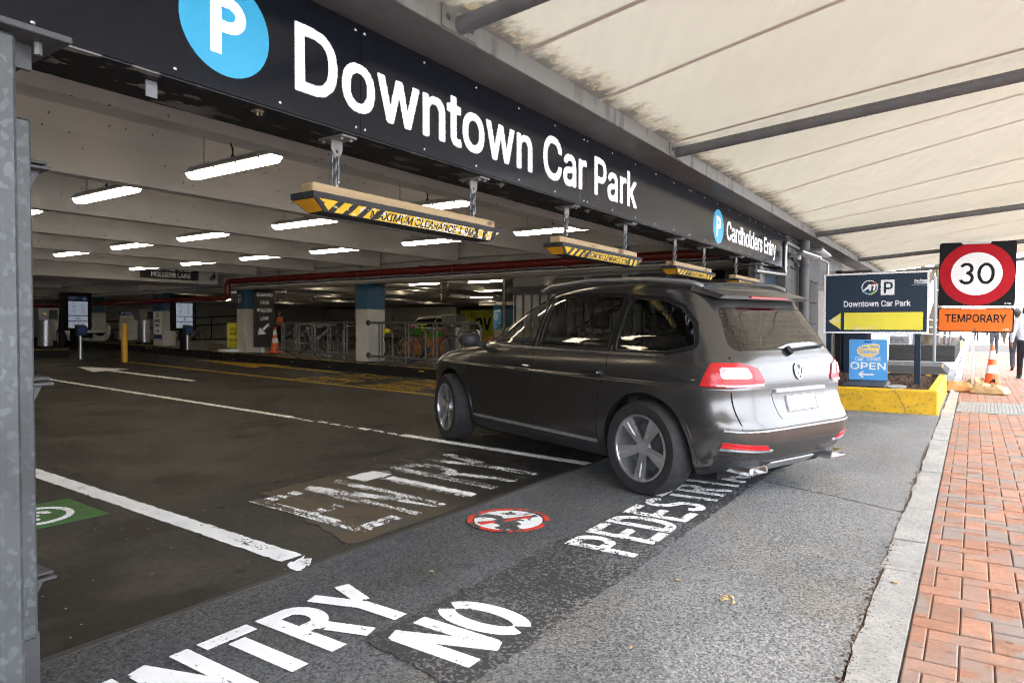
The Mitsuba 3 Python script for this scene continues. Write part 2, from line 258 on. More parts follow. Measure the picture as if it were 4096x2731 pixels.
def tube(pts, r, n=8, closed=False):
    p = np.asarray(pts, float); N = len(p); rr = np.broadcast_to(r, (N,))
    t = (np.roll(p, -1, 0) - np.roll(p, 1, 0)) if closed else np.gradient(p, axis=0)
    t /= np.linalg.norm(t, axis=1, keepdims=True) + 1e-12
    ref = V(0, 0, 1) if np.abs(t[:, 2]).mean() < .8 else V(1, 0, 0)
    a = np.cross(t, ref); bad = np.linalg.norm(a, axis=1) < .05
    a[bad] = np.cross(t[bad], V(0, 1, 0.3)); a /= np.linalg.norm(a, axis=1, keepdims=True)
    for i in range(1, N):
        q = a[i - 1] - t[i] * (a[i - 1] @ t[i]); a[i] = q / (np.linalg.norm(q) + 1e-12)
    b = np.cross(t, a); th = np.arange(n) * 2 * np.pi / n
    v = (p[:, None] + rr[:, None, None] * (np.cos(th)[None, :, None] * a[:, None] + np.sin(th)[None, :, None] * b[:, None])).reshape(-1, 3)
    M = N if closed else N - 1
    i, j = np.meshgrid(np.arange(M), np.arange(n), indexing='ij'); i2 = (i + 1) % N
    q = np.stack([i * n + j, i * n + (j + 1) % n, i2 * n + (j + 1) % n, i2 * n + j], -1).reshape(-1, 4)
    f = np.vstack([q[:, [0, 1, 2]], q[:, [0, 2, 3]]])
    if not closed:
        k = np.arange(1, n - 1)
        f = np.vstack([f, np.stack([k * 0, k + 1, k], 1), (N - 1) * n + np.stack([k * 0, k, k + 1], 1)])
    return trimesh.Trimesh(v, f, process=False)
def arc(c, r, a0, a1, ex, ey, n=12):
    t = np.radians(np.linspace(a0, a1, n)); return V(*c) + r * (np.cos(t)[:, None] * V(*ex) + np.sin(t)[:, None] * V(*ey))
def ext(poly, d):
    ps = getattr(poly, 'geoms', [poly])
    return cat([trimesh.creation.extrude_polygon(g, d, engine='earcut') for g in ps if g.area > 1e-9])
def place(mesh, o, ex, ey, s=(1, 1)):
    ex, ey = V(*ex), V(*ey); ez = np.cross(ex, ey); M = np.eye(4)
    M[:3, 0], M[:3, 1], M[:3, 2], M[:3, 3] = ex * s[0], ey * s[1], ez, o
    m = mesh.copy(); m.apply_transform(M); return m
UX, UY, UZ = (1, 0, 0), (0, 1, 0), (0, 0, 1)
FRONT = dict(ex=(1, 0, 0), ey=(0, 0, 1))      # a face seen from the street
SIDE = dict(ex=(0, -1, 0), ey=(0, 0, 1))      # a face seen by someone walking along +x
def words(text, h, w=None, bold=False, d=0.003, center=False):
    m = meshkit.text_mesh(text, h, d, bold)
    b = m.bounds; m.apply_translation((-b[0, 0], 0, 0)); L = b[1, 0] - b[0, 0]
    if w: m.apply_scale((w / L, 1, 1)); L = w
    if center: m.apply_translation((-L / 2, 0, 0))
    return m
def lathe(prof, n=24, c=(0, 0, 0), axis=UZ):
    m = trimesh.creation.revolve(np.asarray(prof, float), sections=n)
    if axis != UZ:
        m.apply_transform(trimesh.geometry.align_vectors((0, 0, 1), axis))
    m.apply_translation(c); return m
def fl(y): return 0.0 if y <= 3.05 else 0.027 * (min(y, 26.0) - 3.05)
def ground_marks(poly, h=0.004, depth=0.002):
    """A painted shape laid on the ground, following the ramp."""
    m = ext(poly, depth); v = m.vertices.copy()
    v[:, 2] += h + np.array([fl(y) for y in v[:, 1]]); m.vertices = v; return m
rng = np.random.default_rng(7); random.seed(7)

# ------------------------------------------------------------------ the ground
def sheet(x0, x1, y0, y1, z, nx=1, ny=1):
    xs, ys = np.linspace(x0, x1, nx + 1), np.linspace(y0, y1, ny + 1)
    X, Y = np.meshgrid(xs, ys, indexing='ij'); Z = z(X, Y) if callable(z) else X * 0 + z
    v = np.stack([X, Y, Z], -1).reshape(-1, 3); i, j = np.meshgrid(np.arange(nx), np.arange(ny), indexing='ij'); k = (i * (ny + 1) + j).ravel()
    f = np.vstack([np.stack([k, k + ny + 1, k + ny + 2], 1), np.stack([k, k + ny + 2, k + 1], 1)])
    return trimesh.Trimesh(v, f, process=False)
bsdf('m_ground', lambda p, n, uv: mi.Color3f(0.34, 0.33, 0.31) * (0.8 + 0.4 * fbm(p.x * 0.5, p.y * 0.5, 0, 3)), 0.9)
g = struct('ground', 'pale paved ground running out to the horizon'); used.discard(g)
put('ground', sheet(-1500, 1500, -1500, 1500, -0.16), 'm_ground')
struct('road', 'grey asphalt street beside the footpath'); used.discard('road')
put('road', sheet(-60, 300, -14, -3.4, -0.13), 'm_asphalt')
struct('driveway', 'grey speckled asphalt driveway in front of the car park entrance'); used.discard('driveway')
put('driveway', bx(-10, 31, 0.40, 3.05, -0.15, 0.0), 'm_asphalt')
for x0, x1, y0, y1 in [(5.62, 6.02, 0.40, 1.95)]:
    pass
struct('garage_floor', 'dark stained concrete floor rising into the car park'); used.discard('garage_floor')
put('garage_floor', cat(sheet(-12, 46, 3.05, 26, lambda X, Y: 0.027 * (Y - 3.05), 4, 4), sheet(-12, 46, 26, 46, fl(26), 1, 1)), 'm_floor')
put('garage_floor__joint', cat([bx(x, x + 0.495, 3.030, 3.066 + 0.008 * random.random(), -0.01, 0.004) for x in np.arange(-9, 12, 0.5)]), 'm_sand', label='dark joint between driveway and garage floor')
# concrete edging slabs between driveway and bricks
struct('concrete_edging', 'pale concrete edging strip between asphalt and brick footpath'); used.discard('concrete_edging')
put('concrete_edging', bx(-10, 60, 0.205, 0.405, -0.15, -0.012), 'm_sand')
xs = -10.0
while xs < 60:
    L = random.choice([0.9, 1.1, 1.5, 0.62]) if xs < 14 else 3.0
    n = int(L / 0.05); le = 0.392 + 0.012 * np.cumsum(rng.normal(0, .35, n)).clip(-1.4, 1.4)
    poly = Polygon([(xs + .006, .222), (xs + L - .006, .222)] + [(xs + .006 + (L - .012) * (1 - i / (n - 1)), le[i]) for i in range(n)])
    m = ext(poly, 0.06); m.apply_translation((0, 0, -0.056 + 0.003 * random.random()))
    put('concrete_edging__slab', m, 'm_concrete'); xs += L
crumbs = []
for _ in range(900):
    x, y = rng.uniform(1.5, 9), 0.392 + rng.normal(0, 0.013)
    s = rng.uniform(.002, .006); q = bx(-s, s, -s * .7, s * .7, 0, s); q.apply_transform(trimesh.transformations.rotation_matrix(rng.uniform(0, 6), (0, 0, 1))); q.apply_translation((x, y, 0.001)); crumbs.append(q)
k = put('debris', cat(crumbs), 'm_mulch0'); labels[k] = {'label': 'dark grit and crumbs caught in the crack along the edging', 'category': 'debris', 'kind': 'stuff'}

# brick footpath: herringbone bricks of 230 x 115 mm
struct('footpath', 'red brick herringbone footpath beside the driveway'); used.discard('footpath')
put('footpath', bx(-10, 60, -3.4, 0.215, -0.15, -0.010), 'm_sand')
C = 0.117
def brick(x0, x1, y0, y1, dz, tilt):
    a, c = 0.0022, 0.005
    x0 += a; x1 -= a; y0 += a; y1 -= a
    v = []
    for ins, z in ((0, -0.03), (0, dz - 0.004), (c, dz)):
        v += [(x0 + ins, y0 + ins, z), (x1 - ins, y0 + ins, z), (x1 - ins, y1 - ins, z), (x0 + ins, y1 - ins, z)]
    v = np.array(v); v[4:, 2] += (v[4:, 0] - x0) * tilt[0] + (v[4:, 1] - y0) * tilt[1]
    f = []
    for l in (0, 4):
        for i in range(4):
            j = (i + 1) % 4; f += [(l + i, l + j, l + 4 + j), (l + i, l + 4 + j, l + 4 + i)]
    f += [(8, 9, 10), (8, 10, 11)]
    return trimesh.Trimesh(v, f, process=False)
near, rest = [], {0: [], 1: [], 2: []}
for i in range(-14, 400):
    for j in range(-28, 1):
        k = (i - j) % 4
        if k in (1, 2): continue
        w, h = (2, 1) if k == 0 else (1, 2)
        x0, y1 = i * C, 0.214 + C * 0.45 + (j) * C
        y0 = y1 - C
        if k == 3: y1 += C
        x1, yb = x0 + w * C, y0
        if y1 > 0.215: y1 = 0.215
        if y1 - y0 < 0.03 or x0 > 44: continue
        cx, cy = (x0 + x1) / 2, (y0 + y1) / 2
        if 11.9 < cx < 14.55 and cx > 12.7: 
            if cy < 0.215: continue
        b = (x0, x1, y0, y1, rng.normal(0, 0.0012) + 0.0, rng.normal(0, 0.008, 2))
        ang = math.atan2(cy, cx); right = YAW - math.radians(37.0)
        seen = cx > 2.3 and ang > right - 0.01 and cx < 12.7
        (near if seen else rest[rng.integers(0, 3)]).append(b)
near.sort(key=lambda b: b[0])
for b in near[300:]: rest[rng.integers(0, 3)].append(b)
for b in near[:300]: put('footpath__brick', brick(*b), f'm_brick{rng.integers(0, 3)}')
for c, bs in rest.items():
    if bs: put('footpath__bricks_beyond', cat([brick(*b) for b in bs]), f'm_brick{c}', kind='stuff', label='brick paving running on along the street')
# tactile tiles
for a in range(6):
    x0 = 12.74 + 0.3 * a
    for b_ in range(5):
        y1 = 0.205 - 0.3 * b_ - 0.005 * a
        rows = [rbx(x0 + .01, x0 + .29, y1 - .3 + .02 + q * .05, y1 - .3 + .055 + q * .05, -0.005, 0.006, .003) for q in range(6)]
        put('footpath__tactile_tile', cat(bx(x0 + .002, x0 + .298, y1 - .298, y1 - .002, -0.02, 0.0), rows), 'm_tactile', label='pale ribbed tactile paving tile' if a + b_ == 0 else 'pale ribbed tactile paving tile')

# ------------------------------------------------------------------ painted markings
def strokes(ch):
    A = lambda cx, cy, rx, ry, a, b: [(cx + rx * math.cos(math.radians(t)), cy + ry * math.sin(math.radians(t))) for t in np.linspace(a, b, 15)]
    t = .13
    return {'E': [[(t, 0), (t, 1)], [(t + .05, .94), (1, .94)], [(t + .05, .5), (.85, .5)], [(t + .05, .06), (1, .06)]],
            'N': [[(t, 0), (t, .93)], [(1 - t, .07), (1 - t, 1)], [(t + .02, 1), (1 - t - .02, 0)]],
            'T': [[(0, .93), (1, .93)], [(.5, 0), (.5, .80)]],
            'R': [[(t, 0), (t, 1)], [(.30, .92)] + A(.55, .72, .30, .20, 90, -90) + [(.30, .52)], [(.55, .50), (.90, 0)]],
            'Y': [[(.10, 1), (.47, .48), (.47, 0)], [(.92, 1), (.62, .56)]],
            'O': [A(.47, .5, .36, .44, 100, 262), A(.53, .5, .36, .44, 80, -82)],
            'P': [[(t, 0), (t, 1)], [(.30, .92)] + A(.55, .70, .30, .22, 90, -90) + [(.30, .48)]],
            'D': [[(t, 0), (t, 1)], [(.30, .92)] + A(.45, .5, .42, .42, 90, -90) + [(.30, .08)]],
            'S': [A(.5, .73, .34, .20, 20, 250) + A(.5, .28, .34, .21, 80, -160)],
            'I': [[(.5, 0), (.5, 1)]], 'A': [[(.08, 0), (.46, 1)], [(.92, 0), (.54, 1)], [(.34, .28), (.66, .28)]],
            'C': [A(.52, .5, .38, .43, 40, 320)], 'H': [[(t, 0), (t, 1)], [(1 - t, 0), (1 - t, 1)], [(t + .12, .5), (1 - t - .12, .5)]],
            'L': [[(t, 0), (t, 1)], [(t + .05, .06), (1, .06)]]}[ch]
def stencil(word, x, y, w, h, pitch, thick):
    out = []
    for i, ch in enumerate(word):
        ww = w * (.4 if ch == 'I' else 1)
        for s in strokes(ch):
            pts = [(x + i * pitch + q[0] * w, y + q[1] * h) for q in s]
            out.append(LineString(pts).buffer(thick / 2, cap_style='flat', join_style='mitre'))
    return unary_union(out)
def rough(poly, amp, step=0.04):
    """Irregular worn outline."""
    out = []
    for g_ in getattr(poly, 'geoms', [poly]):
        c = g_.exterior.segmentize(step).coords[:-1]
        out.append(Polygon([(x + rng.normal(0, amp), y + rng.normal(0, amp)) for x, y in c]).buffer(0))
    return unary_union(out)
D = 'driveway__'
def line_(pts, w): return LineString(pts).buffer(w / 2, cap_style='flat', join_style='round')
put(D + 'dark_patch', ground_marks(rough(Polygon([(1.93, 1.52), (6.75, 1.50), (6.75, 2.02), (2.02, 2.13)]), .008), .0035), 'm_panel', label='faded black painted band under the lettering')
put(D + 'entry_lettering', ground_marks(stencil('ENTRY', 1.03, 2.155, .235, .51, .285, .078), .004), 'm_mark', label='white stencilled word ENTRY')
put(D + 'no_lettering', ground_marks(stencil('NO', 2.09, 1.61, .24, .45, .275, .078), .0062), 'm_mark', label='white stencilled word NO')
put(D + 'pedestrians_lettering', ground_marks(stencil('PEDESTRIANS', 3.62, 1.60, .245, .46, .283, .066), .0062), 'm_mark_ped', label='worn white stencilled word PEDESTRIANS')
put(D + 'crack', ground_marks(rough(line_([(6.38, 2.05), (6.02, 1.35), (5.82, .86), (5.60, .40)], .012), .006, .03), .0015, .001), 'm_sand', label='dark transverse crack in the asphalt')
cc = Point(3.85, 2.63)
put(D + 'white_disc', ground_marks(cc.buffer(.235), .004), 'm_mark_disc', label='worn white disc')
slash = LineString([(3.66, 2.74), (4.04, 2.52)]).buffer(.025, cap_style='flat')
put(D + 'red_ring', ground_marks(unary_union([cc.buffer(.285).difference(cc.buffer(.245)), slash]), .0062), 'm_mark_red', label='worn red prohibition ring with a slash')
D = 'garage_floor__'
put(D + 'lane_line', ground_marks(rough(unary_union([sbox(2.435, 3.215, 2.575, 3.9), sbox(2.435, 3.9, 2.575, 14)]), .0035)), 'm_mark_floor', label='white lane line nearest the steel post')
put(D + 'lane_line_end', ground_marks(rough(Polygon([(2.40, 3.02), (2.54, 3.065), (2.56, 3.17), (2.42, 3.15)]), .012, .03)), 'm_mark_floor', label='broken white chip at the end of the lane line')
put(D + 'lane_line', ground_marks(rough(sbox(5.80, 2.97 + .1, 5.92, 5.5), .005)), 'm_mark_floor', label='white lane line along the middle')
put(D + 'lane_line', ground_marks(unary_union([rough(sbox(5.82 + .02 * (i % 2), 5.55 + i * .25, 5.86 + .02 * (i % 3), 5.72 + i * .25), .008) for i in range(8)] + [rough(sbox(5.83, 7.5, 5.93, 27), .005)])), 'm_mark_floor')
put(D + 'yellow_line', ground_marks(rough(sbox(9.05, 5.5, 9.17, 18.2), .006)), 'm_mark_yellow', label='yellow lane line ending at the bollard')
put(D + 'yellow_arrow', ground_marks(rough(Polygon([(10.87, 18.0), (12.0 - .55, 14.6), (11.07, 15.0), (11.12, 12.3), (10.92, 12.3), (10.87, 15.0), (10.35, 14.6)]), .006, .2)), 'm_mark_yellow', label='yellow painted arrow')
put(D + 'white_arrow', ground_marks(rough(Polygon([(7.55, 17.4), (8.06, 16.1), (7.66, 16.0), (7.68, 12.7), (7.55, 12.7), (7.50, 15.9), (7.16, 15.8)]), .004, .2)), 'm_mark_floor', label='white painted arrow')
for wd, y in (('CARD', 6.6), ('HOLDERS', 8.5), ('ENTRY', 10.4)):
    n = len(wd); pt = 2.0 / n
    put(D + wd.lower() + '_lettering', ground_marks(stencil(wd, 9.33, y, pt * .72, 1.40, pt, .065)), 'm_mark_yellow_worn', label=f'worn yellow floor lettering {wd}')
put(D + 'worn_panel', ground_marks(rough(Polygon([(2.86, 3.11), (5.45, 3.10), (5.60, 4.60), (3.28, 4.56)]), .014, .06), .003), 'm_panel_worn', label='worn brown and black painted panel')
put(D + 'worn_lettering', ground_marks(stencil('ENTRY', 3.06, 3.23, .40, 1.18, .475, .10), .0055), 'm_mark_worn', label='badly worn white floor lettering ENTRY')
tb = ground_marks(unary_union([rough(sbox(4.02, 4.20, 4.34, 4.42), .006), rough(sbox(4.20, 3.22, 4.29, 4.14), .006)]), .008)
put(D + 'worn_lettering_t', tb, 'm_mark_floor', label='clearest white letter T of the worn lettering')
put(D + 'green_square', ground_marks(sbox(1.62, 4.88, 2.31, 5.50), .003), 'm_green_mark', label='green painted square with a white symbol')
c2 = Point(1.97, 5.19)
sym = unary_union([c2.buffer(.23).difference(c2.buffer(.185)).difference(sbox(1.6, 5.1, 1.86, 5.28)), c2.buffer(.115).difference(c2.buffer(.07)).difference(sbox(1.97, 5.0, 2.2, 5.2)), sbox(1.87, 5.17, 2.0, 5.205)])
put(D + 'green_square__symbol', ground_marks(sym, .0055), 'm_mark_floor')
for i, (x, y, r, s) in enumerate([(3.33, .95, .5, .030), (2.15, .47, 2, .018), (2.8, 2.4, 1.2, .013), (1.95, 1.5, .2, .012), (3.42, 1.25, 1, .014), (2.6, 1.15, 2.2, .012), (4.0, .30, .4, .02)]):
    q = []
    for t in range(5 if i == 0 else 2):
        pts = [(0, 0, .004), (s, .35 * s, .012), (2 * s, 0, .006), (s, -.35 * s, .004), (s, 0, .015)]
        m = hull([(a + .25 * s * t, b_ + .2 * s * (t % 3), c + .002 * t) for a, b_, c in pts]); m.apply_transform(trimesh.transformations.rotation_matrix(r + .7 * t, (0, 0, 1))); m.apply_translation((x, y, 0)); q.append(m)
    k = thing('dry_leaf', ['crumpled pale dry leaf litter on the bare asphalt, largest of the scraps', 'small dry leaf beside the concrete edging near the camera', 'small dry leaf between the words ENTRY and NO', 'tiny dry leaf above the edge of the black band', 'pale dry leaf on the asphalt right of the large leaf scrap', 'tiny dry leaf on the asphalt below the word NO', 'dry leaf lying at the edge of the bricks'][i], 'leaf'); used.discard(k)
    put(k, cat(q), 'm_dry_leaf')

# ------------------------------------------------------------------ the car park building
def one(name, mesh, m, label, cat_, group=None, kind='thing', smooth=False, **kw):
    k = thing(name, label, cat_, group, kind); used.discard(k); return put(k, mesh, m, smooth=smooth, **kw)
struct('ceiling', 'white ribbed concrete ceiling of the car park'); used.discard('ceiling')
HB, HS = 2.69, 3.25
put('ceiling', cat(bx(-12, 46, 2.95, 46, HS, HS + .25)), 'm_ceiling')
def stem(x0, x1, y):
    return ext(Polygon([(-.075, HB), (.075, HB), (.115, 3.08), (.20, HS + .01), (-.20, HS + .01), (-.115, 3.08)]), 1.0), x0, x1, y
for k in range(18):
    y = 4.5 + 2.25 * k
    sec = Polygon([(-.075, HB), (.075, HB), (.115, 3.06), (.20, HS + .01), (-.20, HS + .01), (-.115, 3.06)])
    for x0, x1 in ((-12, 11.18), (13.2, 46)):
        m = ext(sec, x1 - x0); v = m.vertices.copy(); m = trimesh.Trimesh(np.stack([x0 + v[:, 2], y + v[:, 0], v[:, 1]], 1), m.faces, process=False)
        put('ceiling__rib', m, 'm_ceiling')
put('ceiling__spine_beam', cat(bx(11.6, 12.75, 2.95, 46, 2.42, HS - .003), bx(11.32, 11.597, 2.95, 46, 2.78, HS - .004)), 'm_ceiling', label='deep white beam along the columns')
put('ceiling__cross_beam', bx(-12, 11.3, 17.6, 19.3, 2.50, HS - .006), 'm_ceiling', label='deep white beam across the lanes')
put('ceiling__front_beam', cat(bx(-12, 12.0, 2.93, 3.22, 2.42, HS - .008)), 'm_ceiling', label='white concrete edge beam behind the black steel')
for q, (x0, x1, y0, y1) in enumerate([(-12.3, -12, 2.9, 46), (-12.3, 46.3, 46, 46.3), (46, 46.3, 2.9, 46), (12.0, 46, 2.75, 2.95)]):
    one('wall', bx(x0, x1, y0, y1, -.1, HS + .25), 'm_dark_wall', ['plain wall on the left of the car park', 'dim rear wall of the car park', 'dark right wall deep in the car park', 'street wall of the car park beyond the entrance'][q], 'wall')
struct('raised_deck', 'raised concrete deck with a dark worn kerb where the columns stand'); used.discard('raised_deck')
def deck(x0, x1, y0, y1, h, w=0):
    v = [(x0, y0, -.1), (x1, y0, -.1), (x1, y1, -.1), (x0, y1, -.1)] + [(x, y, fl(y) + h) for x, y in ((x0, y0), (x1, y0), (x1, y1), (x0, y1))]
    return hull(v)
put('raised_deck', cat(deck(11.66, 14.6, 3.4, 26, .2), deck(11.66, 14.6, 26, 45, .2)), 'm_floor')
put('raised_deck__kerb', cat(deck(11.55, 11.657, 3.4, 26, .203), deck(11.55, 11.657, 26, 45, .203)), 'm_dark_kerb', label='dark kerb face with worn yellow paint')
put('raised_deck__kerb_edge', cat(deck(11.552, 11.62, 3.4, 26, .207)), 'm_kerb_edge', label='worn yellow line along the kerb top')
put('raised_deck__far_floor', bx(14.6, 45.9, 3.0, 45.9, .3, .38), 'm_floor')
one('traffic_island', hull([(7.3, 21.2, .3), (8.9, 20.9, .3), (8.9, 31, .3), (7.3, 31, .3), (7.3, 21.2, .69), (8.9, 20.95, .69), (8.9, 31, .83), (7.3, 31, .83)]), 'm_dark_kerb', 'dark traffic island with a yellow edge under the left ticket machine', 'traffic island')
put('traffic_island__edge', hull([(7.3, 21.2, .692), (8.895, 20.95, .692), (8.895, 21.3, .699), (7.3, 21.5, .699)]), 'm_kerb_edge')
# columns
def column(x0, x1, y0, y1, label, blue, base=None):
    b = fl((y0 + y1) / 2) + .19 if base is None else base
    k = thing('column', label, 'column', kind='thing')
    put(k + '__lower_part', rbx(x0, x1, y0, y1, b, blue, .012), 'm_white_wall', label='white painted lower part')
    put(k + '__blue_band', rbx(x0 - .002, x1 + .002, y0 - .002, y1 + .002, blue, 2.44, .012), 'm_blue_band', label='blue painted upper part')
    return k
column(12.12, 12.72, 12.52, 12.97, 'white column with a blue top beside the parked bicycles', 1.77)
kg = column(11.98, 12.35, 17.32, 17.75, 'white column with a blue top bearing the letter G', 1.84)
put(kg + '__letter_g', place(words('G', .24, bold=True), (11.976, 17.66, 2.02), (0, -1, 0), UZ, (.55, 1)), 'm_letter')
kc = column(12.0, 12.43, 21.745, 22.34, 'white column with a blue top carrying the carpool notice', 1.84)
column(12.0, 12.43, 26.4, 26.94, 'farthest white column with a blue top behind the left price screen', 1.83)
kl = thing('column', 'blue column with the level sign beyond the bicycles', 'column')
put(kl + '__lower_part', bx(27, 28, 18.0, 19.3, .36, 1.3), 'm_white_wall'); put(kl + '__blue_band', bx(26.998, 28.002, 17.998, 19.302, 1.3, 2.36), 'm_blue_band')
put(kl + '__capital', bx(26.6, 28.3, 17.4, 19.9, 2.36, 2.5), 'm_white_wall')
s_ = put(kl + '__level_sign', bx(26.97, 26.994, 18.85, 19.3, 1.2, 2.33), 'm_sky_blue', label='blue sign reading Level G')
put(kl + '__level_sign__lettering', cat([place(words(t, h, bold=b), (26.968, 19.26, z), (0, -1, 0), UZ, (.85, 1)) for t, h, z, b in (('Level', .13, 2.05, True), ('G', .28, 1.66, True), ('Pay machine', .055, 1.46, False), ('Stairs', .08, 1.30, False))]), 'm_letter')
# cream column and office behind the gate
k = thing('office', 'pale office with a row of blinded windows behind the sliding gate', 'office')
put(k + '__column', bx(13.3, 14.0, 8.25, 8.95, .3, 2.9), 'm_white_wall')
put(k + '__wall', cat(bx(13.6, 13.75, 3.0, 8.2, .3, 1.0), bx(13.6, 13.75, 3.0, 8.2, 2.5, 2.9)), 'm_white_wall')
for i, (y0, y1) in enumerate(((7.22, 8.1), (6.3, 7.14), (5.3, 6.2), (4.2, 5.2), (3.1, 4.1))):
    w = put(k + '__window', cat(bx(13.56, 13.75, y0 - .04, y0, 1.0, 2.5), bx(13.56, 13.75, y1, y1 + .04, 1.0, 2.5), bx(13.56, 13.75, y0, y1, 2.45, 2.5), bx(13.56, 13.75, y0, y1, 1.0, 1.05)), 'm_letter', label='white framed window')
    put(w + '__pane', bx(13.60, 13.606, y0, y1, 1.05, 2.45), 'm_pane')
    put(w + '__blind', cat([bx(13.68, 13.69, y0, y1, 1.05 + .06 * q, 1.05 + .06 * q + .052) for q in range(23)]), 'm_blind' if i != 1 else 'm_tile')
put(k + '__notice', bx(13.50, 13.52, 5.5, 7.6, 1.1, 1.75), 'm_letter', label='pale tariff notice seen through the car windows')
put(k + '__notice__lettering', cat([place(words(t, .07), (13.498, y, z), (0, -1, 0), UZ) for t, y, z in (('Monday - Friday', 7.5, 1.62), ('Saturday', 6.75, 1.62), ('Public Holidays', 6.2, 1.62), ('Day rate', 7.4, 1.42), ('$4.00 per hour', 7.4, 1.3))]), 'm_black')
one('wall_screen', rbx(13.4, 13.48, 4.05, 4.75, 2.18, 2.44, .02), 'm_black', 'small black screen high on the office front', 'screen')
k = thing('sliding_gate', 'dark grey steel bar gate in front of the office', 'gate')
put(k + '__top_rail', cat(rbx(12.56, 12.66, 2.9, 8.52, 2.09, 2.21), bx(12.57, 12.65, 2.9, 8.5, 2.03, 2.088)), 'm_tube')
put(k + '__bottom_rail', rbx(12.57, 12.65, 2.9, 8.5, .5, .58), 'm_tube')
for i in range(26): put(k + '__bar', rbx(12.59, 12.63, 8.45 - .215 * i - .04, 8.45 - .215 * i, .58, 2.03, .004), 'm_tube')
one('steel_pole', cyl((14.4, 9.97, .36), (14.4, 9.97, 2.7), .045), 'm_steel', 'thin grey steel pole beside the gate end', 'pole')
one('mesh_barrier', cat([cyl((21, 14.5 - .07 * i, 1.1), (21, 14.5 - .07 * i, 1.85), .006, n=6) for i in range(24)] + [cyl((21, 12.8, z), (21, 14.55, z), .008, n=6) for z in (1.1, 1.4, 1.7, 1.83)] + [rbx(20.96, 21.04, 14.5, 14.58, .36, 1.95)]), 'm_tube', 'dark wire mesh barrier under the level sign', 'barrier')
# red fire pipe
XP = 11.28
k = thing('fire_pipe', 'thick red fire sprinkler pipe running under the ceiling', 'pipe')
pts = [(XP, 2.95, 2.555), (XP, 17.0, 2.575)] + [tuple(q) for q in arc((XP, 17.0, 2.455), .12, 90, 0, (0, 1, 0), UZ, 5)] + [(XP, 17.12, 2.25)] + [tuple(q) for q in arc((XP, 17.24, 2.25), .12, 180, 270, (0, 1, 0), UZ, 5)] + [(XP, 30, 2.09), (XP, 44, 2.09)]
put(k + '__run', tube(pts, .078, 14), 'm_red_pipe', smooth=True)
for y in (6.3, 9.9, 13.6): put(k + '__coupling', cyl((XP, y, 2.565), (XP, y + .16, 2.566), .094), 'm_red_pipe', smooth=40)
for y in (5.2, 9.1, 11.9, 14.9): put(k + '__hanger', cat(tube(arc((XP, y, 2.565), .084, 0, 350, UX, UZ, 20), .006, 6, True), cyl((XP, y, 2.64), (XP, y, 2.78), .006, n=6), bx(XP - .02, XP + .02, y - .1, y + .1, 2.72, 2.75)), 'm_steel')
for n_, (y, z, r, lab) in enumerate([(0, 2.47, .012, 'thin black cable clipped along the white beam'), (0, 2.39, .03, 'pale conduit along the underside of the white beam')]):
    one('cable_run', tube([(11.57, q, z - .01 * abs(math.sin(q * 1.7))) for q in np.linspace(3, 40, 120)], r, 6), ('m_cable', 'm_conduit')[n_], lab, 'cable')
for q, (x0, y0, x1, y1, z) in enumerate([(14, 14.6, 33, 14.6, 2.55), (14, 14.9, 33, 14.9, 2.48), (14, 18.9, 33, 18.9, 2.45)]):
    one('ceiling_conduit', cat(cyl((x0, y0, z), (x1, y1, z), .03, n=10), [cat(bx(x - .012, x + .012, y0 - .012, y0 + .012, z, z + .3), bx(x - .1, x + .1, y0 - .012, y0 + .012, z + .28, z + .3)) for x in np.arange(x0 + .6, x1, 1.6)]), 'm_alu', ['upper grey conduit hung on brackets under the inner ceiling', 'lower grey conduit hung on brackets under the inner ceiling', 'grey conduit nearest the dark rear wall'][q], 'conduit')
def camera_(x, y, z, label):
    k = thing('security_camera', label, 'security camera')
    put(k + '__housing', cat(cyl((x, y, z), (x - .16, y - .16, z - .06), .05, .06)), 'm_dark_plastic', smooth=40); put(k + '__bracket', cat(cyl((x, y, z), (x + .05, y, z + .25), .018, n=8)), 'm_dark_plastic')
camera_(17.5, 14.4, 2.42, 'dark security camera hanging from the inner ceiling'); camera_(16.2, 19.4, 2.36, 'security camera on the beam right of the reserved lane board')
camera_(10.35, 16.3, 2.62, 'small security camera right of the overhead reserved lane sign'); camera_(12.4, 12.3, 2.40, 'small dark camera at the top of the nearest column')

# ------------------------------------------------------------------ strip lamps
def lamp_parts():
    L, w = 1.27, .062
    prof = Polygon([(-w, 0), (w, 0), (w * .82, -.042), (w * .5, -.055), (-w * .5, -.055), (-w * .82, -.042)])
    d = ext(prof, L - .02); v = d.vertices; s = np.where(np.abs(v[:, 2] - (L - .02) / 2) > .01, 1 + v[:, 1] * 1.1, 1)
    diff = trimesh.Trimesh(np.stack([v[:, 0], (v[:, 2] - (L - .02) / 2) * s, v[:, 1]], 1), d.faces, process=False); diff.invert()
    if diff.volume < 0: diff.invert()
    body = cat(rbx(-w - .006, w + .006, -L / 2 - .005, L / 2 + .005, .001, .022, .005), rbx(-w * .8, w * .8, -L / 2 + .02, L / 2 - .02, .02, .058, .015))
    clips = cat([bx(sx * (w + .003) - .006, sx * (w + .003) + .006, y - .012, y + .012, -.016, .026) for y in (-.48, -.16, .16, .48) for sx in (-1, 1)])
    return diff, body, clips
LD, LBO, LC = [mikit.ply(m_) for m_ in lamp_parts()]
def link(c, r=.008, l=.016, th=.0018, ax=UX):
    p = np.vstack([arc((0, 0, l / 2), r, 0, 180, UX, UZ, 6), arc((0, 0, -l / 2), r, 180, 360, UX, UZ, 6)])
    if ax != UX: p = p[:, [1, 0, 2]]
    return tube(p + V(*c), th, 5, True)
chain_m = cat([link((0, y, .07 + .026 * i), ax=(UX, UY)[i % 2]) for y in (-.42, .42) for i in range(19)])
LCH = mikit.ply(chain_m)
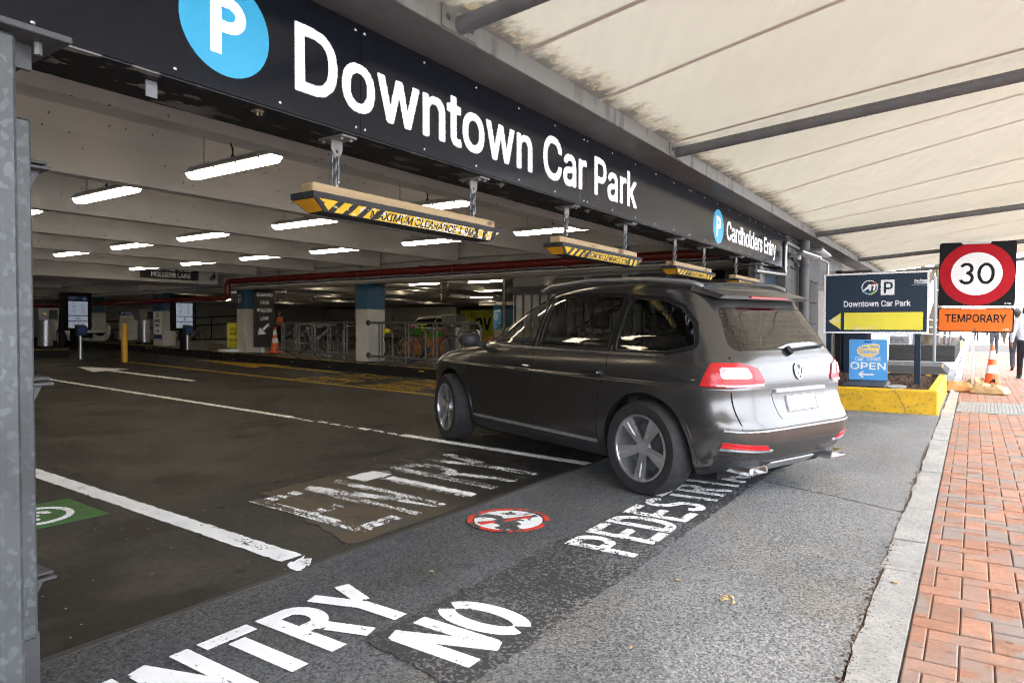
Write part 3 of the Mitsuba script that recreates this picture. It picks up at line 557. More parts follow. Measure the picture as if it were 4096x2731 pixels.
LCA = mikit.ply(cat(tube([(0, -.02, .06), (0.0, -.02, .14), (.02, .06, .24), (.0, -.05, .36), (.0, -.09, .5)], .007, 6), cyl((0, -.02, .05), (0, -.02, .09), .014, n=8)))
ordw = ['first', 'second', 'third', 'fourth', 'fifth', 'sixth', 'seventh', 'eighth']
def strip_light(x, y, z, label, cable=True):
    k = thing('strip_light', label, 'strip light', 'lit strip lights hanging from the ceiling')
    to = T4().translate([x, y, z])
    put(k + '__diffuser', LD, 'm_letter', emit=(LAMP * 1.0, LAMP * .84, LAMP * .58), to=to, label='glowing white diffuser')
    put(k + '__housing', LBO, 'm_alu', to=to); put(k + '__clips', LC, 'm_alu', to=to, kind='stuff')
    put(k + '__chain', LCH, 'm_steel', to=to)
    if cable: put(k + '__cable', LCA, 'm_cable', to=to)
for row, x, ys in (('left lane', 3.62, [5.42, 7.65, 9.9]), ('middle lane', 6.12, [5.35, 7.53, 9.93, 12.05, 14.27]), ('right lane', 8.58, [5.1, 7.38, 9.72, 11.9, 14.06, 16.3])):
    for i, y in enumerate(ys):
        strip_light(x, y, 2.745, f'{ordw[i]} lit strip light from the entrance in the row over the {row}')
for x, y, z, s in ((16.84, 14.83, 2.74, 'nearest lit strip light of the inner bay, above the bicycles'), (16.98, 12.46, 2.74, 'lit strip light of the inner bay nearest the cream column'), (21.4, 15.6, 2.74, 'middle lit strip light of the inner bay'), (26.0, 19.3, 2.74, 'farthest lit strip light above the blue column'), (20.8, 32.0, 2.72, 'distant lit strip light seen between the price screen and the G column')):
    strip_light(x, y, z, s, False)

for x, ys in ((3.62, (21.2, 25.7)), (8.58, (21.2, 25.7, 30.2)), (17.0, (19.5, 24, 28.5)), (21.4, (20.1, 24.6, 29.1, 33.6)), (26.0, (14.8, 24.2, 28.7, 33.2)), (31.0, (13, 17.5, 22, 26.5)), (14.1, (7.5, 9.9, 12.1, 14.3, 16.6, 18.8, 23.3))):
    for y in ys: strip_light(x, y, 2.90, 'dim far strip light half hidden by the ceiling ribs deep in the car park', False)

# ------------------------------------------------------------------ black fascia with the name of the car park
F0, F1, FY = -7.2, 11.8, 2.55
k = fa = thing('entrance_fascia', 'long black sign beam over the entrance reading Downtown Car Park', 'sign')
put(k + '__steel_beam', cat(bx(F0, 12.0, 2.556, 2.90, 2.28, 2.298), bx(F0, 12.0, 2.556, 2.57, 2.30, 2.85), bx(F0, 12.0, 2.88, 2.90, 2.30, 2.85), bx(F0, 12.0, 2.556, 2.9, 2.852, 2.87)), 'm_black_beam', label='black steel beam with chipped paint')
js = [F0, -4.75, -2.36, .03, 2.42, 4.81, 7.2, 9.59, F1]
for a, b in zip(js, js[1:]): put(k + '__sign_panel', rbx(a + .0015, b - .0015, FY - .004, FY + .003, 2.286, 2.83, .0015), 'm_fascia')
sc = []
for a in js[1:]:
    for x in [a - .03, a + .03] + list(np.linspace(a - 2.39, a, 6)[1:-1]):
        for z in (2.318, 2.795): sc.append(place(lathe([(0, .003), (.004, .0028), (.007, .001), (.0075, 0)], 10), (x, FY - .0045, z), UX, UZ))
put(k + '__screws', cat(sc), 'm_chrome', kind='stuff', label='small round screw heads')
def fword(name, text, x0, x1, z, h, lab):
    put(fa + '__' + name, place(words(text, h, x1 - x0, True), (x0, FY - .0055, z), UX, UZ), 'm_letter', label=lab)
fword('lettering', 'Downtown Car Park', 2.02, 5.785, 2.405, .292, 'white lettering Downtown Car Park')
fword('lettering', 'Cardholders Entry', 8.52, 11.05, 2.412, .222, 'white lettering Cardholders Entry')
for cx, cz, r, n_ in ((1.682, 2.556, .203, 'large'), (8.19, 2.528, .203, 'small')):
    q = put(fa + '__roundel', place(ext(Point(0, 0).buffer(r, 48), .002), (cx, FY - .0046, cz), UX, UZ), 'm_roundel', label='blue disc with a white P')
    m_ = unary_union([sbox(-.078, -.122, -.028, .122), Polygon([(-.03, .122), (.0, .122)] + [(.0 + .085 * math.cos(t), .046 + .076 * math.sin(t)) for t in np.linspace(math.pi / 2, -math.pi / 2, 14)] + [(-.03, -.03)]).difference(Polygon([(-.03, .072), (.0, .072)] + [(.0 + .036 * math.cos(t), .046 + .027 * math.sin(t)) for t in np.linspace(math.pi / 2, -math.pi / 2, 10)] + [(-.03, .019)]))])
    put(q + '__letter_p', place(ext(m_, .002), (cx + .005, FY - .0064, cz), UX, UZ), 'm_letter')
put(fa + '__scratch', cat([bx(a, a + .003, FY - .0052, FY - .0042, 2.30 + .02 * i, 2.36 + .02 * i) for i, a in enumerate((4.70, 4.712, 5.02))]), 'm_lip')
put(fa + '__bracket_plate', cat(bx(1.40, 1.445, 2.64, 2.645, 2.215, 2.278)), 'm_steel', label='small bare steel bracket tab under the beam')
for x in (1.86, 3.72, 4.95): put(fa + '__bracket_stub', cat(bx(x, x + .04, 2.60, 2.64, 2.272, 2.279), bx(x + .01, x + .018, 2.61, 2.618, 2.255, 2.278), bx(x + .03, x + .037, 2.61, 2.617, 2.26, 2.278)), 'm_bark')
# clearance bars
def bar(i, x0, x1, label):
    L = x1 - x0; c = (x0 + x1) / 2; y = 2.675; z = 1.888
    k = thing('clearance_bar', label, 'clearance bar', 'yellow and black clearance bars hanging from the entrance beam')
    P3 = lambda a, b, cc_: (c + a, y + b, z + cc_)
    put(k + '__timber', rbx(c - L / 2 + .03, c + L / 2 - .03, y - .045, y + .045, z + .088, z + .138, .004), 'm_timber', label='pale timber batten on top')
    a = L / 2
    put(k + '__rubber_bar', hull([P3(s * a, q, h) for s in (-1, 1) for q in (-.085, .085) for h in (.060, .086)] + [P3(s * (a - .09), q, 0) for s in (-1, 1) for q in (-.058, .058)]), 'm_rubber', smooth=20, label='black rubber bar with bevelled edges')
    e1 = V(0, .027, -.060); e1 /= np.linalg.norm(e1)   # down the front slope
    ex, ey = V(1, 0, 0), -e1; nrm = np.cross(ex, ey); o = V(c, y - .085, z + .060) - ey * 0 + nrm * .001
    Ht = .0655
    lo = .085
    face = Polygon([(-a + .03 + lo, -Ht + .004), (a - .03 - lo, -Ht + .004), (a - .035, -.004), (-a + .035, -.004)])
    put(k + '__yellow_face', place(ext(face, .0015), o, ex, ey), 'm_hazard', label='worn yellow reflective strip')
    st = []
    for s in (-1, 1):
        for q in range(4 if s < 0 else 3):
            x = s * (a - .10) - s * q * .095
            st.append(Polygon([(x, -Ht), (x + .04, -Ht), (x + .04 + (.055 if s < 0 else -.012), 0), (x + (.055 if s < 0 else -.012), 0)]))
    put(k + '__stripes', place(ext(unary_union(st).intersection(face), .0012), o + nrm * .0016, ex, ey), 'm_hazard_black', kind='stuff', label='black hazard stripes')
    put(k + '__lettering', place(words('MAXIMUM CLEARANCE 1.9M', .042, L * .56, True, .0012), o + nrm * .0016 + ex * (-a + .43 * L / 1.75) + ey * (-Ht + .011), ex, ey, (1, 1)), 'm_hazard_black', label='black lettering MAXIMUM CLEARANCE 1.9M')
    # amber end face
    e2 = V(.09, 0, -.060); e2 /= np.linalg.norm(e2); ex2, ey2 = V(0, -1, 0), -e2; n2 = np.cross(ex2, ey2)
    put(k + '__end_face', place(ext(Polygon([(-.053, -.100), (.053, -.100), (.074, -.012), (-.074, -.012)]), .0015), V(c - a, y, z + .060) + n2 * .001, ex2, ey2), 'm_amber', label='plain amber end patch')
    for s in (-.36, .37):
        x = c + s * L; zt = z + .138
        put(k + '__eye_bolt', cat(tube(arc((x, y, zt + .035), .014, 0, 350, UX, UZ, 16), .0035, 6, True), cyl((x, y, zt), (x, y, zt + .022), .0035, n=8), lathe([(0, .003), (.012, .003), (.012, 0), (0, 0)], 8, (x, y, zt))), 'm_chrome', smooth=30)
        ch, zz, q = [], zt + .048, 0
        while zz < 2.205: ch.append(link((x, y, zz + .012), .0125, .026, .0056, (UY, UX)[q % 2])); zz += .037; q += 1
        ch += [link((x - .013, y + .004, 2.17 - .037 * q), .0125, .026, .0056, (UX, UY)[q % 2]) for q in range(4)]
        put(k + '__chain', cat(ch), 'm_steel', smooth=True)
        lug = ext(Polygon([(-.035, 0), (.035, 0), (.035, -.055), (.014, -.085), (-.014, -.085), (-.035, -.055)]).difference(Point(0, -.058).buffer(.009)), .008)
        put(k + '__lug', cat(place(lug, (x, y + .004, 2.272), UX, UZ), bx(x - .05, x + .05, y - .095, y + .08, 2.268, 2.278), [cyl((x + u, y + w, 2.268), (x + u, y + w, 2.256), .009, n=6) for u in (-.03, .03) for w in (-.07, .06)]), 'm_lip')
bar(0, 2.16, 3.72, 'nearest clearance bar, its yellow face badly scraped to white'); bar(1, 4.52, 6.03, 'second clearance bar from the camera')
bar(2, 6.92, 8.24, 'third clearance bar from the camera'); bar(3, 9.2, 10.62, 'farthest clearance bar below the Cardholders Entry lettering')

# ------------------------------------------------------------------ canopy over the footpath
k = cn = thing('canopy', 'cream translucent fabric canopy on dark steel tubes along the street front', 'canopy')
put(k + '__edge_beam', cat(bx(-8, 23, 2.24, 2.62, 2.835, 2.845), bx(-8, 23, 2.60, 2.63, 2.845, 3.05)), 'm_grey_paint', label='grey steel channel above the fascia')
put(k + '__edge_lip', rbx(-8, 23, 2.225, 2.239, 2.832, 2.955, .002), 'm_lip', label='weathered grey lip holding the fabric edge')
tubes = [-3.4, 2.80, 5.90, 12.47, 17.74, 22.6]
def fab(x, y):
    t = 0.0
    for a, b in zip([-8] + tubes, tubes + [23.0]):
        if a <= x <= b:
            w = (x - a) / (b - a); t = math.sin(math.pi * w) ** 1.3 * min(1.0, (b - a) / 4)
    s = 2.24 - y
    return 2.945 + .10 * s + t * .125 * s * (1 - .06 * s)
nx, ny = 248, 30
X = np.linspace(-8, 22.8, nx + 1); Y = np.linspace(2.236, -1.75, ny + 1)
put(k + '__fabric', trimesh.Trimesh(np.array([(x, y, fab(x, y)) for x in X for y in Y]), sheet(0, 1, 0, 1, 0, nx, ny).faces, process=False), 'm_fabric', smooth=True, label='cream fabric, stained brown along the wall edge')
seams = [-6.9, -5.8, -4.6, -2.4, -1.3, -.2, .9, 1.9, 3.4, 4.42, 5.78, 7.48, 8.9, 10.6, 11.6, 13.6, 14.7, 15.6, 16.6, 18.9, 20.1, 21.3]
for s in seams:
    w_ = .022
    yy = np.linspace(2.23, -1.74, 26); v = np.array([(s + q * w_, y, min(fab(s + q * w_, y), fab(s, y)) - .006) for y in yy for q in (-1, 1)])
    f = np.array([(2 * i, 2 * i + 1, 2 * i + 3) for i in range(25)] + [(2 * i, 2 * i + 3, 2 * i + 2) for i in range(25)])
    put(cn + '__seam', trimesh.Trimesh(v, f, process=False), 'm_seam')
for x in tubes:
    z0 = 2.88
    put(cn + '__tube', cyl((x, 2.215, z0), (x, -1.85, z0 + .073 * 4.065), .045, n=20), 'm_pole', smooth=40, label='dark steel tube carrying the fabric')
    q = put(cn + '__end_plate', rbx(x - .14, x + .14, 2.213, 2.224, 2.836, 2.95, .002), 'm_lip')
    for s in (-.1, .1): put(q + '__bolt', cat(cyl((x + s, 2.212, 2.89), (x + s, 2.204, 2.89), .017, n=6), cyl((x + s, 2.204, 2.89), (x + s, 2.197, 2.89), .009, n=10)), 'm_steel')
put(cn + '__street_rail', cyl((-8, -1.9, 3.18), (22.8, -1.9, 3.18), .05), 'm_pole', smooth=40)
for x in (5.9, 17.74): put(cn + '__mast', cyl((x, -1.98, -.1), (x, -1.98, 3.3), .07), 'm_pole', smooth=40)

# ------------------------------------------------------------------ steel posts at the left and right of the entrance
def bracket(x, y, z):
    return cat(rbx(x - .01, x + .062, y - .06, y + .06, z, z + .012, .003), rbx(x - .01, x + .055, y - .05, y + .07, z + .02, z + .03, .003), hull([(x, y - .006, z), (x, y + .006, z), (x + .045, y - .006, z), (x + .045, y + .006, z), (x, y - .006, z - .09), (x, y + .006, z - .09)]))
k = thing('steel_post', 'large galvanised steel post at the left edge of the entrance', 'post')
put(k + '__shaft', rbx(.58, .908, 2.46, 2.64, -.02, 2.235, .012), 'm_galv', smooth=30)
put(k + '__cap_plate', cat(rbx(.55, 1.05, 2.42, 2.85, 2.24, 2.262, .003), bx(.908, .98, 2.545, 2.56, 2.16, 2.24)), 'm_tube'); put(k + '__bolt', cat(cyl((.98, 2.50, 2.245), (.98, 2.50, 2.20), .013, n=6)), 'm_steel')
k = thing('guide_post', 'darker galvanised post with hinge plates behind the large left post', 'post')
put(k + '__shaft', cat(rbx(.78, 1.075, 2.80, 2.93, .20, 2.07, .008), bx(1.0, 1.012, 2.80, 2.93, 2.07, 2.26)), 'm_galv', smooth=30)
for z in (1.90, 1.115, .40): put(k + '__hinge', bracket(1.075, 2.86, z), 'm_tube')
put(k + '__foot', cat(bx(1.04, 1.10, 2.86, 2.868, 0.0, .2), bx(.8, .98, 2.80, 2.93, 0, .2)), 'm_tube')
k = thing('steel_post', 'grey steel post under the right end of the fascia beam', 'post')
put(k + '__shaft', rbx(10.45, 10.62, 2.62, 2.80, 0, 2.24, .008), 'm_grey_paint'); put(k + '__cap_plate', rbx(10.35, 10.72, 2.58, 2.86, 2.245, 2.262, .003), 'm_lip')
for z in (1.95, .9): put(k + '__valve', cat(cyl((10.43, 2.66, z - .1), (10.30, 2.60, z - .1), .05), cyl((10.45, 2.66, z - .1), (10.42, 2.66, z - .1), .075)), 'm_grey_paint', smooth=40)

# ------------------------------------------------------------------ wall beyond the entrance
k = thing('entrance_jamb', 'dark navy jamb and grey concrete pier at the right side of the entrance', 'pier')
put(k + '__navy_panel', rbx(11.05, 11.80, 2.70, 2.76, 0, 2.26), 'm_navy_post'); put(k + '__blade', rbx(11.83, 12.19, 2.56, 2.9, 0, 2.83), 'm_grey_paint')
put(k + '__pier', rbx(12.20, 12.76, 2.57, 3.0, 0, 2.83), 'm_block')
for i in range(4): put(k + '__bar', rbx(10.78 + .08 * i, 10.80 + .08 * i, 2.70, 2.72, 1.75, 2.25, .003), 'm_sack_orange' if False else 'm_lip')
k = thing('drain_pipe', 'grey round drain pipe in front of the concrete pier', 'pipe'); 
put(k + '__pipe', cyl((12.74, 2.45, 0), (12.74, 2.45, 2.83), .085, n=24), 'm_grey_paint', smooth=40); put(k + '__strap', cat(cyl((12.74, 2.45, 2.36), (12.74, 2.45, 2.42), .093, n=24), bx(12.5, 12.74, 2.5, 2.57, 2.36, 2.42)), 'm_tube', smooth=40)
k = thing('block_wall', 'dark grey wall of square blocks below flat cladding beside the entrance', 'wall', kind='thing')
put(k + '__backing', bx(12.8, 14.60, 2.58, 2.8, 0, 2.80), 'm_sand')
for r in range(5):
    for c in range(4):
        x = 13.02 + .4 * c; z = .18 + .4 * r
        put(k + '__block', rbx(x + .004, min(x + .396, 14.64), 2.545, 2.59, z + .004, z + .396, .006), 'm_block')
for c in range(3): put(k + '__cladding', rbx(13.0 + .56 * c, 13.555 + .56 * c, 2.54, 2.59, 2.185, 2.83, .004), 'm_clad')
put(k + '__white_edge', bx(14.66, 14.70, 2.56, 2.62, 1.66, 2.16), 'm_sign_white')
k = thing('navy_wall', 'dark cladding wall continuing behind the direction sign', 'wall', kind='thing')
for c in range(5): put(k + '__cladding', rbx(15.0 + .8 * c, 15.79 + .8 * c, 2.75, 2.8, 2.1, 3.0, .004), 'm_clad')
put(k + '__backing', bx(14.9, 19.1, 2.81, 3.0, 2.1, 3.0), 'm_sand')
k = thing('tiled_wall', 'cream tiled wall between dark posts behind the direction sign', 'wall', kind='thing')
put(k + '__backing', bx(17.2, 17.3, 1.9, 7.0, 0, 2.6), 'm_sand')
for r in range(5):
    for c in range(9): put(k + '__tile', rbx(17.17, 17.21, 2.6 + .44 * c + .004, 3.03 + .44 * c, .1 + .5 * r + .004, .595 + .5 * r, .004), 'm_tile')
for y in (2.55, 3.3, 4.15): put(k + '__post', rbx(17.0, 17.12, y - .06, y + .06, 0, 2.6), 'm_black')
put(k + '__door', rbx(17.12, 17.18, 1.95, 2.45, 0, 2.2), 'm_navy_post', label='dark navy door')
one('conduit_pipe', cat(tube([(10.2, 2.62, 2.14), (11.55, 2.52, 2.165)] + [tuple(q) for q in arc((11.55, 2.52, 2.235), .07, 270, 360, UX, UZ, 6)] + [(11.62, 2.52, 2.62)] + [tuple(q) for q in arc((11.69, 2.52, 2.62), .07, 180, 90, UX, UZ, 6)] + [(12.2, 2.535, 2.69), (15.50, 2.535, 2.67)] + [tuple(q) for q in arc((15.5, 2.535, 2.60), .07, 90, 0, UX, UZ, 6)] + [(15.57, 2.535, 1.6)], .026, 10)), 'm_alu', 'pale conduit looping round the end of the fascia', 'conduit', smooth=True)
one('cable', tube([(12.0, 2.5, 2.80)] + [(x, 2.525, 2.80 - .03 * math.sin((x - 12) * 1.1)) for x in np.linspace(12.3, 18, 20)], .012, 6), 'm_cable', 'black cable sagging along the cladding under the canopy edge', 'cable')
def flood(x, y, z, face, label):
    k = thing('floodlight', label, 'floodlight'); a = math.radians(face)
    R_ = trimesh.transformations.rotation_matrix(a, (0, 0, 1)) @ trimesh.transformations.rotation_matrix(.35, (0, 1, 0)); R_[:3, 3] = (x, y, z)
    def t(m): m.apply_transform(R_); return m
    put(k + '__housing', t(rbx(-.16, .16, -.13, .13, 0, .04, .01)), 'm_alu'); put(k + '__glass', t(rbx(-.13, .13, -.11, .11, -.008, -.001, .002)), 'm_letter')
    put(k + '__fins', t(cat([bx(-.15 + .028 * i, -.143 + .028 * i, -.11, .11, .041, .075) for i in range(11)])), 'm_lip'); put(k + '__arm', cyl((x, y, z + .05), (x + .05, 2.53, z + .02), .022, n=10), 'm_alu')
    put(k + '__cable', tube([(x + .05, 2.5, z), (x + .08, 2.42, z - .12), (x + .1, 2.45, z - .2), (x + .08, 2.53, z - .15)], .014, 6), 'm_cable', smooth=True)
flood(11.9, 2.22, 2.47, -60, 'grey floodlight tilted down beside the drain pipe'); flood(13.0, 2.25, 2.60, -20, 'ribbed grey floodlight under the canopy edge, behind the other one')
one('junction_box', cat(rbx(12.22, 12.42, 2.44, 2.56, 2.46, 2.58), cyl((12.0, 2.46, 2.52), (12.22, 2.46, 2.52), .05)), 'm_alu', 'pale junction box on the pier below the floodlights', 'box')

# ------------------------------------------------------------------ planter with the direction sign
k = pl = thing('planter', 'low planter with thick yellow painted concrete sides', 'planter')
def wallrun(x0, x1, y0, y1): return rbx(x0, x1, y0, y1, -.02, .365, .02)
put(k + '__front_wall', wallrun(12.02, 12.17, .42, 3.3), 'm_yellow_kerb', smooth=30, label='chipped yellow front wall')
put(k + '__side_wall', rbx(12.173, 16.2, .425, .57, -.02, .364, .02), 'm_yellow_kerb', smooth=30, label='yellow side wall along the footpath')
put(k + '__rear_wall', rbx(16.203, 16.35, .43, 3.3, -.02, .36, .02), 'm_dark_kerb', smooth=30)
put(k + '__soil', bx(12.171, 16.202, .571, 3.3, 0, .30), 'm_mulch1')
def chips(x0, x1, y0, y1, z, n, zf=None):
    v, f = [], []
    for i in range(n):
        x, y = rng.uniform(x0, x1), rng.uniform(y0, y1); a = rng.uniform(0, 6.28); l, w, t = rng.uniform(.015, .05), rng.uniform(.006, .014), rng.uniform(-.012, .03)
        c, s = math.cos(a), math.sin(a); zz = z + rng.uniform(0, .018)
        q = [(-l, -w, -t), (l, -w, t), (l, w, t), (-l, w, -t), (0, 0, .012 + abs(t) * .3)]
        b = len(v); v += [(x + c * p_[0] - s * p_[1], y + s * p_[0] + c * p_[1], zz + p_[2]) for p_ in q]
        f += [(b, b + 1, b + 4), (b + 1, b + 2, b + 4), (b + 2, b + 3, b + 4), (b + 3, b, b + 4)]
    return trimesh.Trimesh(np.array(v), np.array(f), process=False)
for i in range(3):
    k = put('mulch', chips(12.19, 16.18, .59, 3.2, .30, 5200), f'm_mulch{i}'); labels[k] = {'label': ['brown bark mulch covering the planter', 'dark bark chips in the planter mulch', 'pale bark chips in the planter mulch'][i], 'category': 'mulch', 'kind': 'stuff'}
one('stone_slab', hull([(12.95 + .32 * math.cos(t) * (1 + .12 * math.sin(5 * t)), 1.05 + .15 * math.sin(t), z) for t in np.linspace(0, 6.28, 16) for z in (.30, .345)]), 'm_concrete', 'flat grey stone half sunk in the bark mulch', 'stone')
k = ds = thing('direction_sign', 'navy Downtown Car Park direction sign with a yellow arrow on two posts', 'sign')
SX = 13.80
put(k + '__box', rbx(SX + .012, SX + .16, .64, 2.30, 1.215, 2.29, .006), 'm_alu', label='grey sign box')
put(k + '__frame', cat(bx(SX - .004, SX + .0118, .632, 2.308, 2.268, 2.300), bx(SX - .004, SX + .0118, .632, 2.308, 1.208, 1.240), bx(SX - .004, SX + .0118, .632, .664, 1.241, 2.267), bx(SX - .004, SX + .0118, 2.276, 2.308, 1.241, 2.267)), 'm_sign_white', label='white sign frame')
put(k + '__face', bx(SX + .002, SX + .0115, .665, 2.275, 1.241, 2.267), 'm_navy', label='navy sign face')
def on_sign(mesh, y, z, s=(1, 1), x=SX + .0004): return place(mesh, (x, y, z), (0, -1, 0), UZ, s)
put(k + '__lettering', on_sign(words('Downtown Car Park', .10, 1.06, True, .0015), 1.97, 1.693), 'm_sign_white', label='white lettering Downtown Car Park')
put(k + '__arrow_head', on_sign(ext(Polygon([(0, .155), (.205, 0), (.205, .31)]), .0015), 2.225, 1.275), 'm_sign_yellow', label='yellow arrow head')
put(k + '__arrow_bar', on_sign(ext(sbox(0, 0, 1.245, .31), .0015), 1.965, 1.275), 'm_sign_yellow', label='yellow arrow bar')
r_ = Point(0, 0)
put(k + '__logo_ring', on_sign(ext(r_.buffer(.130, 32).difference(r_.buffer(.116, 32)), .0015), 1.552, 2.033), 'm_sign_white', label='white ring of the AT emblem')
put(k + '__logo_letters', cat([on_sign(ext(affinity.skew(Polygon(p_), xs=14, origin=(0, 0)), .0015), 1.552, 1.975) for p_ in (
    [(-.105, 0), (-.07, 0), (-.055, .03), (-.015, .03), (-.010, 0), (.022, 0), (.005, .115), (-.04, .115)], [(.012, .115), (.018, .085), (.048, .085), (.048, 0), (.08, 0), (.08, .085), (.112, .085), (.112, .115)])]), 'm_sign_white', label='white letters AT')
for a0, a1, m_, y_ in ((25, 60, 'm_at_red', 0), (225, 265, 'm_at_blue', 0), (268, 320, 'm_at_green', 0)):
    w_ = Polygon([tuple(q[:2]) for q in arc((0, 0, 0), .128, a0, a1, UX, UY, 10)] + [tuple(q[:2]) for q in arc((0, 0, 0), .100, a1, a0, UX, UY, 10)])
    put(k + '__logo_arc', on_sign(ext(w_, .001), 1.552, 2.033, x=SX - .0016), m_)
q = put(k + '__parking_badge', on_sign(ext(sbox(0, 0, .19, .245).buffer(.012), .0015), 1.362, 1.905), 'm_sign_white', label='white badge with a navy P')
put(q + '__letter_p', on_sign(words('P', .19, bold=True, d=.0015), 1.325, 1.93, x=SX - .0016), 'm_navy')
put(k + '__operator_lettering', cat([on_sign(words(t, h, bold=b, d=.0012), y, z) for t, h, y, z, b in (('Auckland', .034, .862, 2.118, True), ('Transport', .034, .872, 2.078, True), ('An Auckland Council Organisation', .011, .905, 2.052, False))]), 'm_sign_white', label='small white lettering Auckland Transport')
put(k + '__operator_emblem', cat(on_sign(ext(unary_union([Point(0, .02).buffer(.026).difference(Point(0, .02).buffer(.02)), Polygon([(-.02, .012), (0, .034), (.02, .012)]), sbox(-.028, -.018, .028, -.008)]), .0012), .695, 2.10)), 'm_sign_white')
for y in (.80, 2.22): put(k + '__post', rbx(SX + .02, SX + .11, y - .048, y + .048, .28, 1.208, .006), 'm_navy_post', label='dark navy sign post')
# A-board
k = ab = thing('sandwich_board', 'blue car valet board reading OPEN with a white arrow on a black base', 'sign')
TB = trimesh.transformations.rotation_matrix(-.10, (0, 1, 0)); BX, BY, BZ = 13.25, 1.50, .41
def onb(m, x_off=0.0):
    m = m.copy(); m.apply_transform(TB); m.apply_translation((BX + x_off, BY, BZ)); return m
def face_b(poly, d=.0012, off=0.004): return onb(place(ext(poly, d), (-off, 0, 0), (0, -1, 0), UZ))
pan = Polygon([(-.298, 0), (.298, 0), (.292, .70), (-.292, .70)]).buffer(-.02).buffer(.02).difference(sbox(-.06, .655, .06, .672))
put(k + '__panel', onb(place(ext(pan, .028), (.024, 0, 0), (0, -1, 0), UZ)), 'm_sky_blue', label='blue board panel')
put(k + '__base', cat(hull([(BX - .02, BY + s * .30, BZ) for s in (-1, 1)] + [(BX + .03, BY + s * .30, BZ) for s in (-1, 1)] + [(BX - .52, BY + s * .32, .36) for s in (-1, 1)] + [(BX + .3, BY + s * .32, .36) for s in (-1, 1)]), rbx(BX - .72, BX + .3, BY - .325, BY + .325, .335, .362, .008)), 'm_dark_plastic', label='black moulded base')
def wb(t, h, w, x, z, bold): return onb(place(words(t, h, w, bold, .0012, True), (-.0042, -x, z), (0, -1, 0), UZ))
put(k + '__open_lettering', wb('OPEN', .118, .55, 0, .185, True), 'm_sign_white', label='white lettering OPEN')
put(k + '__valet_lettering', wb('car valet', .085, .40, 0, .335, False), 'm_sign_white', label='white lettering car valet')
put(k + '__arrow', face_b(unary_union([LineString([(-.13, .095), (.10, .095)]).buffer(.013, cap_style='flat'), LineString([(-.07, .15), (-.135, .095), (-.07, .04)]).buffer(.013, join_style='mitre', cap_style='flat')])), 'm_sign_white', label='white arrow pointing left')
el = affinity.scale(Point(-.0, .505).buffer(.165, 32), 1, .62); el2 = affinity.scale(Point(.10, .575).buffer(.082, 32), 1, .66)
un = unary_union([el, el2])
put(k + '__logo_outline', face_b(un.buffer(.007)), 'm_sign_white'); put(k + '__logo', face_b(un, .0012, .0054), 'm_tan_logo', label='tan oval logo')
put(k + '__logo_rim', face_b(el2.buffer(.005).difference(el2), .0012, .0068), 'm_sign_white')
for w_, h, wd, x, z in (('The', .048, .115, -.065, .545), ('Clean', .062, .27, 0, .46)):
    put(k + '__logo_halo', onb(place(words(w_, h, wd, True, .001, True), (-.0072, -x + .002, z - .004), (0, -1, 0), UZ, (1.03, 1.1))), 'm_sign_white')
    put(k + '__logo_lettering', wb2 if False else onb(place(words(w_, h, wd, True, .001, True), (-.0086, -x, z), (0, -1, 0), UZ)), 'm_sky_blue', label=f'blue lettering {w_}')
put(k + '__logo_panes', cat([onb(place(ext(sbox(-.018, -.012, .018, .012), .001), (-.0072, -(.058 + .043 * i), .578), (0, -1, 0), UZ)) for i in range(3)]), 'm_sky_blue')
put(k + '__handle_slot', face_b(sbox(-.06, .655, .06, .672), .001, -.012), 'm_black')
# temporary speed sign
k = ss = thing('speed_sign', 'square 30 speed limit sign with an orange TEMPORARY plate on a pole', 'sign')
PX, PY = 17.25, 0.0
RS = trimesh.transformations.rotation_matrix(.018, (1, 0, 0), (PX, 0, 0)) @ trimesh.transformations.rotation_matrix(math.radians(0.0), (0, 0, 1), (PX, 0, 0))
def sp(poly, d, off, z): 
    m = place(ext(poly, d), (PX - off, 0, z), (0, -1, 0), UZ); m.apply_transform(RS); return m
rr = lambda w, h, r: sbox(-w / 2 + r, -h / 2 + r, w / 2 - r, h / 2 - r).buffer(r)
put(k + '__plate', sp(rr(1.33, 1.33, .05), .006, 0, 2.43), 'm_black', label='black square sign plate')
put(k + '__red_ring', sp(Point(0, 0).buffer(.655, 64).difference(Point(0, 0).buffer(.448, 64)), .0015, .0066, 2.43), 'm_red', label='red ring')
put(k + '__white_disc', sp(Point(0, 0).buffer(.447, 64), .0015, .0066, 2.43), 'm_sign_white', label='white disc')
def A_(cx, cy, rx, ry, a, b, n=24): return [(cx + rx * math.cos(math.radians(t)), cy + ry * math.sin(math.radians(t))) for t in np.linspace(a, b, n)]
three = unary_union([LineString(A_(-.175, .107, .095, .093, 155, -85)).buffer(.029, cap_style='flat'), LineString(A_(-.175, -.090, .105, .105, 88, -162)).buffer(.029, cap_style='flat'), sbox(-.178, -.012, -.10, .040)])
zero = Polygon(A_(.165, 0, .150, .222, 0, 360, 48)).difference(Polygon(A_(.165, 0, .092, .163, 0, 360, 48)))
put(k + '__number', sp(unary_union([three, zero]), .0015, .0082, 2.435), 'm_black', label='black number 30')
put(k + '__maker_lettering', cat([(lambda m: (m.apply_transform(RS), m)[1])(place(words('ATSL', h, w, True, .0012), (PX - o, -y, z), (0, -1, 0), UZ)) for h, w, o, y, z in ((.036, .12, .0066, .49, 1.795),)]), 'm_sign_white', label='small white lettering ATSL')
put(k + '__clip', cat(sp(Polygon([(-.30, 0), (.26, 0), (.22, -.055), (-.25, -.055)]), .012, .010, 3.105), sp(Polygon([(-.27, .02), (.22, .02), (.18, -.045), (-.24, -.045)]), .012, .012, 1.742)), 'm_alu', label='bare metal sign clips')
